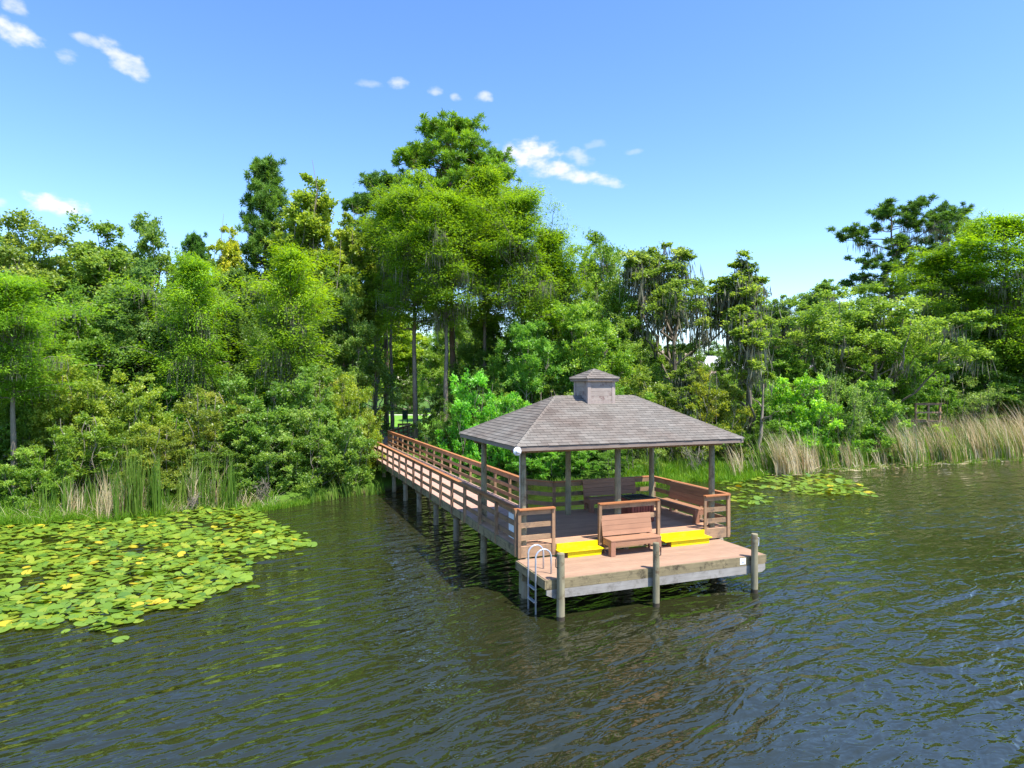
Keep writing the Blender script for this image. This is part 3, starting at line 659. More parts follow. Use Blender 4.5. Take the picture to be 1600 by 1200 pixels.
# ------------------------------------------------------------ vegetation generators
def blades(P, D, S, Ln, W, tint):
    """diamond quads: P base, D direction, S side"""
    n = len(P); W = np.broadcast_to(W, n)[:, None] if np.ndim(W) <= 1 else W; Ln = np.broadcast_to(Ln, n)[:, None]
    a = P; b = P + D * Ln * .5 + S * W * .5; c = P + D * Ln; d = P + D * Ln * .5 - S * W * .5
    co = np.stack([a, b, c, d], 1).reshape(-1, 3); q = np.arange(4 * n).reshape(n, 4)
    return co, q, np.clip(tint, 0, 1)
def nrm(a): return a / np.maximum(np.linalg.norm(a, axis=-1, keepdims=True), 1e-9)
def rv(rs, n): return nrm(rs.normal(size=(n, 3)))
def clusters_to_leaves(rs, cen, rad, per, Ln, W, squash=.7, upb=.25, twigs=11):
    P, T = [], []
    nT = len(cen) * twigs
    cid = np.repeat(np.arange(len(cen)), twigs)
    d = rv(rs, nT); d[:, 2] = d[:, 2] * squash + upb; d = nrm(d) 
    tl = rad[cid] * rs.uniform(.55, 1.15, nT)
    ct = rs.normal(.0, .16, len(cen))
    lid = np.repeat(np.arange(nT), max(1, per // twigs)); m = len(lid)
    t = rs.uniform(.25, 1, m) ** .7
    base = cen[cid[lid]]; pos = base + d[lid] * (tl[lid] * t)[:, None]; pos[:, 2] -= .12 * t * tl[lid] * rs.rand(m)
    pos += rs.normal(size=(m, 3)) * (.13 * rad[cid[lid]])[:, None]
    D = nrm(d[lid] * .7 + rv(rs, m)); Nn = nrm(np.array([0, 0, 1.]) * 1.1 + rv(rs, m)); S = nrm(np.cross(D, Nn))
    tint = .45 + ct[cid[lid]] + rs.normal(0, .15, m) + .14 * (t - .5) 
    return blades(pos, D, S, Ln * rs.uniform(.65, 1.25, m), W * rs.uniform(.7, 1.2, m), tint)
def tubes_np(paths, radii, sides=5):
    m = MB()
    for p, r in zip(paths, radii): m.tube(p, r, sides, caps=False)
    return m
def moss_strands(rs, pts, n_per, ln, W=.05):
    n = len(pts) * n_per; b = np.repeat(pts, n_per, 0) + rs.normal(size=(n, 3)) * np.array([.28, .28, .12])
    per = np.repeat(rs.uniform(.4, 1.3, len(pts)), n_per); Lh = ln * per * rs.uniform(.4, 1.1, n)
    D = nrm(np.array([0, 0, -1.]) + rs.normal(size=(n, 3)) * .09); S = nrm(np.cross(D, rv(rs, n)))
    return blades(b, D, S, Lh, W * rs.uniform(.6, 1.5, n), .5 + rs.normal(0, .2, n))
def cat(*a):
    co, q, t, k = [], [], [], 0
    for c_, q_, t_ in a: co.append(c_); q.append(q_ + k); t.append(t_); k += len(c_)
    return np.concatenate(co), np.concatenate(q), np.concatenate(t)
def branch(rs, a, b, r0, r1, n=5, wob=.06, sag=0):
    a, b = np.array(a, float), np.array(b, float); Lh = np.linalg.norm(b - a); pts = []
    for i in range(n + 1):
        t = i / n; p = a + (b - a) * t; 
        if 0 < i < n: p = p + rs.normal(size=3) * wob * Lh * .5
        p[2] += sag * Lh * math.sin(PI * t); pts.append(Vector(p))
    return pts, [r0 + (r1 - r0) * (i / n) for i in range(n + 1)]
PROTO = {}
def reg(key, Hh, trunk, crown, cmat, bmat, moss=None):
    tm = bpy.data.meshes.new('trunk'); tm.from_pydata(trunk.v, [], trunk.f); tm.materials.append(bmat); tm.polygons.foreach_set('use_smooth', [True] * len(tm.polygons))
    PROTO[key] = (Hh, tm, np_mesh('crown', crown[0], crown[1], cmat, crown[2]), np_mesh('hanging_moss', moss[0], moss[1], M['moss'], moss[2]) if moss is not None else None,
                  float(np.percentile(np.abs(crown[0][:, 0]), 97)), float(np.percentile(crown[0][:, 2], 99.7)))
def broadleaf(key, seed, Hh, Wd, cb, ncl, per, Ln, Wl, rcl, moss=0, shape='egg', bmat='bark', lean=0., sparse=False, mossl=1.3, mat='leaf', boughs=9, stem=.013):
    """crown made of several upright boughs of different height, each carrying leafy twigs"""
    rs = np.random.RandomState(seed); tr = max(.05, Hh * stem); paths, radii = [], []
    tp, tr_ = branch(rs, (0, 0, -.6), (lean * Hh * .8 + rs.normal() * .2, rs.normal() * .2, Hh * .84), tr, tr * .15, 8, .014); paths.append(tp); radii.append(tr_)
    cen, rad, mp_ = [], [], []
    w = np.array([1.25] + list(rs.uniform(.6, 1.2, boughs - 1))); cnt = np.maximum(4, (ncl * w / w.sum()).astype(int))
    for bI in range(boughs):
        az = bI * 2.399 + rs.normal() * .45; rr = 0 if bI == 0 else (Wd / 2 - rcl) * (.35 + .62 * ((bI % 3) / 2.)) * rs.uniform(.8, 1.1)
        q = rr / (Wd / 2)
        if shape == 'egg': ht = cb + (Hh - cb) * (1 - .62 * q ** 1.5) * rs.uniform(.80, 1.03); ln = (Hh - cb) * rs.uniform(.35, .6)
        elif shape == 'flat': ht = cb + (Hh - cb) * (1 - .28 * q ** 2) * rs.uniform(.78, 1.04); ln = (Hh - cb) * rs.uniform(.25, .5)
        else: ht = cb + (Hh - cb) * (1 - .55 * q ** 2) * rs.uniform(.72, 1.05); ln = (Hh - cb) * rs.uniform(.55, .9)
        if bI == 0: ht = Hh * .97; ln = (Hh - cb) * .75
        z0 = max(cb, ht - ln); ox, oy = math.cos(az) * rr, math.sin(az) * rr
        tp_i = min(7, max(0, int((z0 * .7) / (Hh * .84) * 8))); root = tp[tp_i]
        mid = np.array([ox * .85, oy * .85, z0]); topp = np.array([ox * 1.05 + rs.normal() * .2, oy * 1.05 + rs.normal() * .2, ht - rcl * .5])
        if bI: p, r = branch(rs, root, mid, tr * .42, tr * .26, 5, .08, -.03); paths.append(p); radii.append(r)
        p, r = branch(rs, mid, topp, tr * .26, .012, 5, .05); paths.append(p); radii.append(r)
        rb = (Wd / 2) * (.42 if shape != 'dome' else .5) * rs.uniform(.75, 1.15) * (.8 if sparse else 1)
        for _ in range(cnt[bI]):
            t = rs.rand() ** .8; th = rs.rand() * 6.283; pr = rb * (math.sin(PI * min(1, .22 + t * .66)) ** .8 + .04) * math.sqrt(rs.rand())
            c0 = mid + (topp - mid) * t + np.array([math.cos(th) * pr, math.sin(th) * pr, rs.normal() * .12 * rcl]); c0[0] += lean * 0
            cen.append(c0); rad.append(rcl * rs.uniform(.55, 1.2) * (1.0 - .18 * t))
            if rs.rand() < (.9 if sparse else .5):
                k = min(4, int(t * 5 * .8)); p2, r2 = branch(rs, p[k], c0, tr * .10, .010, 4, .10, .04); paths.append(p2); radii.append(r2); mp_.append(tuple(p2[2]))
    cen = np.array(cen); rad = np.array(rad)
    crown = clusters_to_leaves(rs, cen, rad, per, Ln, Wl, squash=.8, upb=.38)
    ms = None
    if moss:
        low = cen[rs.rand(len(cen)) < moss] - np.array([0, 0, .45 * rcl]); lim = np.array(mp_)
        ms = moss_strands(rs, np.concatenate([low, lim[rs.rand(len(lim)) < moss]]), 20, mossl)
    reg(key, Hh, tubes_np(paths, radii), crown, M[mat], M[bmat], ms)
def cypress(key, seed, Hh, Wd, cb, nl, per, moss=0., top='round'):
    rs = np.random.RandomState(seed); paths, radii = [], []; tr = Hh * .012
    tp, tr_ = branch(rs, (0, 0, -.6), (rs.normal() * .2, 0, Hh * .93), tr * 1.15, .03, 9, .006); paths.append(tp); radii.append(tr_)
    Ps, Ds, Ss, Ts, mpts = [], [], [], [], []
    for i in range(nl):
        t = ((i + rs.rand()) / nl); z = cb + (Hh - cb) * t ** .9
        prof = (math.sin(PI * min(1, .28 + .68 * t)) ** .7) * (1 - .35 * t) * (1.15 if int(t * 9) % 2 else .78)
        az = i * 2.399 + rs.normal() * .5; ln = max(.6, Wd / 2 * prof * rs.uniform(.45, 1.08) * (1 + .34 * math.sin(2 * az + t * 6 + seed)))
        out_ = np.array([math.cos(az), math.sin(az), 0]); rise = .12 + rs.uniform(.0, .9) * (.3 + t)
        idx = min(8, int(z / (Hh * .93) * 9)); base = np.array(tp[idx].lerp(tp[min(9, idx + 1)], min(1, z / (Hh * .93) * 9 - idx)))
        tip = base + out_ * ln + np.array([0, 0, ln * rise])
        p, r = branch(rs, base, tip, tr * .3 * (1 - .6 * t), .012, 5, .05, .06); paths.append(p); radii.append(r)
        pa = np.array([tuple(x) for x in p]); m = int(per * (.35 + ln / (Wd / 2)))
        # several flat drooping plates along the outer limb
        npl = 5 + int(ln * 1.6); ps = rs.uniform(.25, 1.05, npl); side = np.cross(out_, [0, 0, 1]); pl_t = rs.normal(0, .13, npl)
        pid = rs.randint(0, npl, m); tt = ps[pid] * 5; i0 = np.clip(tt.astype(int), 0, 4); fr = (tt - i0)[:, None]
        ctr = pa[i0] * (1 - fr) + pa[i0 + 1] * fr
        po = np.clip(rs.normal(0, .5, (npl, 1)), -.9, .9) * side * (ln * .38 + .1) + np.array([0, 0, 1]) * rs.normal(0, .16, (npl, 1)) + out_ * rs.normal(0, .2, (npl, 1))
        rad_ = (.34 + .13 * ln) ; g = rs.normal(size=(m, 3)) * np.array([rad_ * .6, rad_ * .6, .12])
        g[:, 2] -= .30 * (g[:, 0] ** 2 + g[:, 1] ** 2) / rad_
        pos = ctr + po[pid] + g
        D = nrm(out_ * .8 + nrm(g * [1, 1, 0] + 1e-6) * .9 + rs.normal(size=(m, 3)) * .3 + np.array([0, 0, -.25])); Nn = nrm(np.array([0, 0, 1.]) + .5 * rv(rs, m)); S = nrm(np.cross(D, Nn))
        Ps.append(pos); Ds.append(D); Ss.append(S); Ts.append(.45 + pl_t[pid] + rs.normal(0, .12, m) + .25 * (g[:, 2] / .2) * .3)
        if rs.rand() < moss and t < .55: mpts += [pa[3], pa[4] - [0, 0, .1], pa[2]]
    P = np.concatenate(Ps); crown = blades(P, np.concatenate(Ds), np.concatenate(Ss), .24 * rs.uniform(.6, 1.2, len(P)), .065 * rs.uniform(.7, 1.3, len(P)), np.concatenate(Ts))
    ms = moss_strands(rs, np.array(mpts), 22, 1.1) if mpts else None
    reg(key, Hh, tubes_np(paths, radii), crown, M['cyp'], M['bark'], ms)
def pine(key, seed, Hh, Wd, cb, nl, form='cone', moss=0., per=62):
    rs = np.random.RandomState(seed); paths, radii = [], []; tr = Hh * .0125
    tp, tr_ = branch(rs, (0, 0, -.6), (rs.normal() * .3, 0, Hh * .96), tr, .04, 9, .008); paths.append(tp); radii.append(tr_); tufts = []; mpts = []
    for i in range(nl):
        t = (i + rs.rand()) / nl; z = cb + (Hh - cb) * t
        if form == 'cone': prof = (1 - t) ** .6 * .95 + .12
        elif form == 'round': prof = math.sin(PI * min(1, .25 + .7 * t)) ** .7
        else: prof = rs.choice([.55, .75, 1.0]) * (1 if t < .75 else .8)
        ln = Wd / 2 * prof * rs.uniform(.72, 1.0); az = i * 2.399 + rs.normal() * .4; out_ = np.array([math.cos(az), math.sin(az), 0])
        idx = min(8, int(z / (Hh * .96) * 9)); base = np.array(tp[idx].lerp(tp[min(9, idx + 1)], min(1, z / (Hh * .96) * 9 - idx)))
        tip = base + out_ * ln + np.array([0, 0, ln * rs.uniform(.15, .6)]); p, r = branch(rs, base, tip, tr * .34 * (1 - .6 * t), .015, 5, .07, -.04); paths.append(p); radii.append(r)
        pa = np.array([tuple(x) for x in p]); ns = 5 + int(ln * 2.2)
        for j in range(ns):
            k = rs.uniform(.45, 1.0); i0 = min(4, int(k * 5)); c0 = pa[i0] + (pa[i0 + 1] - pa[i0]) * (k * 5 - i0)
            e = c0 + (out_ * rs.uniform(0, .5) + rs.normal(size=3) * [.5, .5, .25] + [0, 0, .3]) * (.45 + .22 * ln); tufts.append(e)
            p2, r2 = branch(rs, c0, e, .02, .01, 2, .05); paths.append(p2); radii.append(r2)
        tufts.append(tip)
        if rs.rand() < moss: mpts += [pa[3], pa[4], pa[2]]
    tufts = np.array(tufts); nT = len(tufts); m = nT * per; tid = np.repeat(np.arange(nT), per)
    D = rv(rs, m); D[:, 2] = D[:, 2] * .8 + .35; D = nrm(D); S = nrm(np.cross(D, rv(rs, m)))
    tt = rs.normal(0, .15, nT); pos = tufts[tid] + rs.normal(size=(m, 3)) * .07
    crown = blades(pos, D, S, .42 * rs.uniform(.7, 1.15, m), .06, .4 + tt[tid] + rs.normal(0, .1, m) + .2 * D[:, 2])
    ms = moss_strands(rs, np.array(mpts), 28, 1.2) if mpts else None
    reg(key, Hh, tubes_np(paths, radii), crown, M['needle'], M['bark_r'], ms)

broadleaf('maple_a', 1, 14, 9.0, 1.6, 170, 400, .17, .115, 1.05, boughs=12)
broadleaf('maple_b', 2, 15, 7.6, 1.6, 160, 400, .17, .115, .95, boughs=10)
broadleaf('maple_c', 22, 14, 8.4, 1.6, 160, 400, .16, .11, .9, boughs=14)
broadleaf('gum', 3, 18, 5.6, 4.0, 130, 380, .18, .13, .75, boughs=7)
broadleaf('oak', 4, 15, 9.5, 3.0, 140, 400, .16, .09, .95, moss=.2, shape='flat', boughs=13)
broadleaf('moss_oak', 5, 15, 8.0, 3.8, 130, 300, .16, .10, .62, moss=.6, shape='flat', sparse=True, mossl=1.6, boughs=10)
broadleaf('moss_tall', 6, 15, 4.6, 4.0, 100, 300, .16, .10, .55, moss=.55, shape='egg', sparse=True, mossl=1.4, boughs=6)
broadleaf('shrub_a', 7, 4.0, 4.6, .1, 90, 260, .12, .075, .45, shape='dome', boughs=12)
broadleaf('shrub_b', 8, 4.4, 4.2, .1, 95, 260, .11, .05, .40, shape='dome', boughs=13)
broadleaf('shrub_c', 9, 6.0, 4.6, .1, 105, 300, .13, .08, .52, shape='dome', boughs=11)
broadleaf('wispy', 10, 5.0, 4.6, .2, 90, 150, .11, .04, .5, shape='dome', sparse=True, boughs=12)
cypress('cypress_a', 11, 16, 7.6, 4.0, 96, 620, .45)
cypress('cypress_tall2', 27, 16, 6.6, 7.4, 86, 540, .5)
cypress('cypress_tall', 17, 16, 6.6, 8.2, 86, 620, .5)
cypress('cypress_b', 12, 11, 6.2, 4.2, 70, 480, .5)
cypress('cypress_c', 13, 15, 6.4, 5.0, 84, 520, .7)
pine('pine_tall', 14, 25, 7.6, 13, 84, 'round', per=80)
pine('pine_cone', 15, 18, 5.4, 6, 90, 'cone', per=74)
pine('pine_flat', 16, 22, 8.2, 11.5, 30, 'flat', moss=.6, per=120)
def deadtwigs(key, seed, Hh, n):
    rs = np.random.RandomState(seed); paths, radii = [], []
    for i in range(n):
        a = rs.rand() * 2 * PI; e = np.array([math.cos(a) * Hh * .45 * rs.rand(), math.sin(a) * Hh * .45 * rs.rand(), Hh * rs.uniform(.5, 1)])
        p, r = branch(rs, (rs.normal() * .1, rs.normal() * .1, -.1), e, .03, .006, 5, .12); paths.append(p); radii.append(r)
        for j in range(8):
            k = rs.randint(2, 5); q = np.array(p[k]) + rs.normal(size=3) * Hh * .13 + [0, 0, .05 * Hh]; p2, r2 = branch(rs, p[k], q, .012, .004, 3, .1); paths.append(p2); radii.append(r2)
    return tubes_np(paths, radii, 4)

n_tree = [0]; USED = set()
MARKS = [(-100, 'past the left edge'), (15, 'behind the cypress with the pale bare trunk'), (95, 'above the olive bush at the left'), (160, 'behind the rounded left maple'), (215, 'beside the silvery maple'), (275, 'left of the small pine tip'), (300, 'behind the bright green cypress'), (352, 'near the small yellowish sweetgum'), (390, 'left of the pointed pine'), (430, 'behind the lime green cypress'), (475, 'under the narrow yellow green sweetgum'), (530, 'above the boardwalk bushes'), (560, 'left of the lawn opening'),
         (640, 'above the lawn opening'), (700, 'behind the tallest pine'), (760, 'between the bare cypress trunks'), (812, 'left of the cupola'), (862, 'just above the left roof slope'), (932, 'behind the dense dark oak'), (985, 'right of the dense dark oak'), (1020, 'left of the open mossy oak'), (1060, 'below the open mossy oak'), (1110, 'in the low sky gap'), (1165, 'behind the tall thin mossy oak'), (1210, 'right of the tall thin mossy oak'), (1255, 'behind the bright bush on the right bank'), (1290, 'below the dark ragged oak'), (1350, 'behind the broad bright oak'), (1395, 'under the umbrella pine'), (1440, 'right of the umbrella pine'), (1500, 'behind the small brown dock bushes'), (1545, 'beside the large right cypress'), (1600, 'at the right edge'), (1700, 'past the right edge')]
def unique(kind, px):
    for ext in ('', ', taller one', ', one row deeper', ', farthest one'):
        for _, m_ in sorted(MARKS, key=lambda q: abs(q[0] - px))[:1]:
            l_ = f'{kind} {m_}{ext}'
            if l_ not in USED: USED.add(l_); return l_
    return l_
def tree(name, key, px, Y, top, wpx, label, cat_, col=(1, 1, 1), group=None, rot=None, base=None):
    """px/top/width as surveyed from the photograph, turned into a place, a height and a spread in metres"""
    Hh, tm, cm, mm, hw, ptop = PROTO[key]; n_tree[0] += 1
    x = X(px, Y); z0 = float(gz(x, Y)) if base is None else base; z0 = max(z0, WZ - .05)
    h = ZT(top, Y) - z0; key = 'maple_c' if key == 'maple_a' and n_tree[0] % 2 else key; Hh, tm, cm, mm, hw, ptop = PROTO[key]; sz = h / ptop; sx = (wpx / 1030 * Y / 2) / hw; sx = min(max(sx, sz * .55), sz * 1.7)
    o = bpy.data.objects.new(name, None); C.objects.link(o); o.location = (x, Y, z0); o.scale = (sx, sx, sz)
    o.rotation_euler = (0, 0, random.uniform(0, 6.28) if rot is None else rot); tag(o, label, cat_, group)
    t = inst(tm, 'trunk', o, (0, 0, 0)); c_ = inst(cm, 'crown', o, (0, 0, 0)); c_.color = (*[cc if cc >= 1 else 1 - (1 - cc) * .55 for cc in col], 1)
    if mm is not None: q = inst(mm, 'hanging_moss', o, (0, 0, 0)); q.color = (1, 1, 1, 1); q['kind'] = 'stuff'
    return o
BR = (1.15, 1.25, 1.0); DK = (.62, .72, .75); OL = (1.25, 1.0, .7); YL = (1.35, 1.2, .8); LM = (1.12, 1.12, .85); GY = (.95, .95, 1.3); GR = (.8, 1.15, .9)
# --- trees that stand out
T = tree
T('pine_tree', 'pine_tall', 766, 55, 236, 110, 'second pine just right of the tallest pine with a lower top', 'tree', (2.2, 2.0, 1.0))
T('pine_tree', 'pine_tall', 708, 53, 186, 150, 'tallest pine rising above the cypresses behind the boardwalk', 'tree', (2.4, 2.1, 1.1))
T('pine_tree', 'pine_cone', 413, 57, 250, 84, 'pointed dark pine standing above the left tree line', 'tree', (1.7, 1.6, 1.1))
T('pine_tree', 'pine_tall', 604, 62, 272, 110, 'shorter pine half hidden by the left side of the big cypress', 'tree', (1.5, 1.5, 1.1))
T('pine_tree', 'pine_flat', 1392, 75, 313, 150, 'umbrella shaped pine hung with moss standing alone against the sky', 'tree', (1.25, 1.25, 1))
T('pine_tree', 'pine_flat', 1480, 78, 322, 90, 'thin ragged pine just right of the umbrella shaped pine', 'tree', (1.25, 1.25, 1))
T('pine_tree', 'pine_cone', 303, 50, 368, 56, 'small pine tip poking up between left crowns', 'tree', (1.4, 1.5, 1.1))
T('cypress_tree', 'cypress_tall', 696, 47, 268, 112, 'big bright cypress with bare straight trunk above the boardwalk', 'tree', LM)
T('cypress_tree', 'cypress_tall2', 818, 47.5, 298, 108, 'bright cypress with bare trunk left above the cupola', 'tree', LM)
T('cypress_tree', 'cypress_tall', 858, 50, 330, 95, 'lower cypress on the right flank of the tall cypress group', 'tree', LM)
T('cypress_tree', 'cypress_tall2', 24, 30, 432, 120, 'bright cypress with a thin pale bare trunk at the left edge beside the reeds', 'tree', (1.1, 1.2, 1))
T('cypress_tree', 'cypress_tall', 612, 56, 282, 85, 'slim cypress at the left end of the tall cypress group', 'tree', LM)
T('cypress_tree', 'cypress_b', 452, 39, 384, 168, 'lime green cypress with layered drooping sprays over the left bank', 'tree', (1.3, 1.25, .9))
T('cypress_tree', 'cypress_b', 298, 38, 398, 150, 'bright green cypress left of the layered one, moss on its trunk', 'tree', (1.2, 1.25, .9))
T('cypress_tree', 'cypress_b', 8, 34, 430, 200, 'bright cypress cut by the left edge of the view', 'tree', (1.1, 1.25, 1.1))
T('cypress_tree', 'cypress_tall', 1466, 62, 372, 110, 'slim cypress with bare trunk below the ragged pine', 'tree', LM)
T('cypress_tree', 'cypress_a', 1572, 60, 338, 190, 'large mossy cypress at the far right edge', 'tree', (1.3, 1.3, 1))
T('cypress_tree', 'cypress_c', 1520, 64, 345, 80, 'narrow cypress squeezed between two larger right hand cypresses', 'tree', LM)
T('cypress_tree', 'cypress_b', 1395, 56, 520, 90, 'short feathery cypress beside the small brown dock', 'tree', (1.0, 1.2, 1))
T('cypress_tree', 'cypress_tall2', 650, 49, 292, 110, 'cypress leaning on the left flank of the biggest one', 'tree', (1.1, 1.1, .9))
T('cypress_tree', 'cypress_tall2', 756, 50, 262, 92, 'cypress between the tallest pine and the one above the cupola', 'tree', (1.2, 1.15, .9))
T('sweetgum_tree', 'gum', 490, 55, 278, 105, 'narrow yellow green sweetgum right of the pointed pine', 'tree', YL)
T('sweetgum_tree', 'gum', 548, 56, 340, 80, 'narrow sweetgum beside the left flank of the big cypress', 'tree', (1.4, 1.2, .9))
T('sweetgum_tree', 'gum', 352, 54, 356, 60, 'small yellowish sweetgum left of the pointed pine', 'tree', (2.0, 1.5, .8))
T('sweetgum_tree', 'gum', 588, 60, 348, 70, 'slender sweetgum behind the gap left of the big cypress', 'tree', (1.3, 1.1, .9))
T('oak_tree', 'oak', 930, 54, 366, 165, 'dense dark oak with a rounded top right of the cypresses', 'tree', (.95, 1.05, .8))
T('oak_tree', 'moss_oak', 1052, 51, 380, 165, 'open crowned oak hung with grey moss right of the cupola', 'tree', (1.05, 1.0, .9))
T('oak_tree', 'moss_tall', 1166, 46, 396, 105, 'tall thin mossy oak with a pale trunk right of the gazebo roof', 'tree', (1.1, 1.05, .8))
T('oak_tree', 'oak', 1365, 53, 446, 240, 'broad bright oak with moss curtains below the umbrella pine', 'tree', LM)
T('oak_tree', 'moss_oak', 1285, 66, 438, 120, 'dark ragged oak on the skyline left of the umbrella pine', 'tree', (.75, .9, .9))
T('oak_tree', 'moss_oak', 1226, 60, 462, 80, 'small thin oak with bare twigs between mossy oak and ragged oak', 'tree', (.9, 1, .9))
T('oak_tree', 'moss_tall', 1080, 44, 560, 90, 'short mossy stump of an oak behind the roof hip', 'tree', (1.0, .95, .8))
T('maple_tree', 'maple_a', 42, 43, 344, 250, 'broad maple at the left with reddish green tips', 'tree', (1.2, 1.05, 1))
T('maple_tree', 'maple_b', 160, 45, 350, 210, 'rounded maple in the left crowd of crowns', 'tree', (1.05, 1.05, .95))
T('maple_tree', 'maple_a', 240, 49, 346, 180, 'darker maple behind the small pine tip', 'tree', (.95, 1.0, .9))
T('maple_tree', 'maple_b', 215, 40, 420, 170, 'silvery dark maple in front of the left crowd', 'tree', (.78, .9, 1.2))
T('maple_tree', 'maple_b', 110, 38, 455, 150, 'mid green maple low at the left', 'tree', (.9, 1.05, .8))
T('maple_tree', 'maple_a', 370, 48, 425, 160, 'dark maple behind the lime cypress', 'tree', DK)
T('maple_tree', 'maple_b', 535, 49, 430, 125, 'dark maple right of the lime cypress', 'tree', (.75, .85, .85))
T('maple_tree', 'maple_b', 612, 99, 478, 130, 'yellow green maple in the gap behind the boardwalk', 'tree', (1.5, 1.35, .7))
T('maple_tree', 'maple_a', 860, 52, 395, 120, 'maple filling the space right of the cupola cypress', 'tree', (.9, 1.05, .8))
T('maple_tree', 'maple_a', 905, 46, 475, 170, 'bright maple above the roof ridge', 'tree', (1.1, 1.2, .8))
T('maple_tree', 'maple_b', 985, 50, 470, 110, 'mid green maple between dense oak and mossy oak', 'tree', (1.0, 1.05, .8))
T('maple_tree', 'maple_b', 1590, 60, 500, 150, 'olive grey tree low at the right edge', 'tree', (1.0, 1.0, 1.3))
T('maple_tree', 'maple_a', 1490, 60, 470, 150, 'green maple under the right cypresses', 'tree', (.85, 1, .8))
T('maple_tree', 'maple_b', 1300, 58, 500, 110, 'yellow green maple left of the broad bright oak', 'tree', (1.25, 1.2, .8))
T('maple_tree', 'maple_b', 1230, 54, 545, 100, 'pale green maple in the right gap', 'tree', (1.1, 1.2, 1.0))
T('maple_tree', 'maple_a', 830, 45, 505, 130, 'glossy green tree behind the left end of the roof', 'tree', (.75, 1.15, .8))
T('maple_tree', 'maple_b', 760, 52, 470, 110, 'dim green maple behind the tall bare trunks', 'tree', (.8, .95, .8))
# --- back rows closing the wood
k = 0
for px, Y, top, w, key in [(-60, 50, 350, 220, 'maple_a'), (90, 60, 400, 220, 'maple_b'), (200, 62, 410, 220, 'maple_a'), (300, 60, 425, 200, 'maple_b'), (400, 66, 430, 200, 'maple_a'), (470, 62, 420, 180, 'maple_b'), (515, 68, 440, 130, 'maple_a'),
                           (715, 74, 480, 110, 'maple_a'), (860, 66, 450, 140, 'maple_b'), (940, 68, 470, 150, 'maple_a'), (1010, 70, 520, 90, 'maple_b'),
                           (1440, 74, 480, 160, 'maple_b'), (1540, 74, 460, 200, 'maple_a'), (1640, 66, 420, 220, 'maple_b'), (1700, 60, 380, 200, 'maple_a'), (-160, 48, 340, 260, 'maple_b'), (1350, 76, 500, 160, 'maple_b'), (1250, 80, 520, 120, 'maple_a')]:
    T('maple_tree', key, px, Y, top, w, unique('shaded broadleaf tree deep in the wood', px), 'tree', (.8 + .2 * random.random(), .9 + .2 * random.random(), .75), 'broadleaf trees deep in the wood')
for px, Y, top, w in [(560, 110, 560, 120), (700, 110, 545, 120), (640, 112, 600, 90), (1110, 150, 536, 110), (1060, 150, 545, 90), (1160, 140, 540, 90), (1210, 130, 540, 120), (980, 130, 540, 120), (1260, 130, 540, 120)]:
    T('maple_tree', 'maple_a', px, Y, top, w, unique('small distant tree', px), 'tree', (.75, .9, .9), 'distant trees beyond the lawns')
T('maple_tree', 'maple_c', 1085, 56, 532, 72, 'small dense tree under the right half of the mossy oak', 'tree', (1.0, 1.05, .8))
T('maple_tree', 'maple_b', 1052, 62, 528, 64, 'small round tree below the mossy oak in front of the tiled roof', 'tree', (1.1, 1.0, .8))
T('maple_tree', 'maple_a', 1000, 60, 500, 80, 'tree closing the gap left of the mossy oak', 'tree', (.95, 1.0, .8))
T('maple_tree', 'maple_b', 1132, 58, 545, 66, 'small tree between the mossy oak and the tall thin oak', 'tree', (.9, 1.0, .8))
T('maple_tree', 'maple_c', 1205, 56, 520, 80, 'small tree right of the tall thin oak', 'tree', (1.1, 1.15, .8))
for px, Y, top, w in ((585, 104, 490, 120), (640, 108, 500, 110), (695, 100, 480, 100), (740, 98, 480, 110)): T('maple_tree', 'maple_c', px, Y, top, w, unique('mid green tree beyond the lawn', px), 'tree', (1.1, 1.15, .8), 'trees behind the lawn')
T('oak_tree', 'shrub_c', 642, 93, 588, 62, 'dark low tree at the back edge of the lawn', 'tree', (.4, .45, .5))
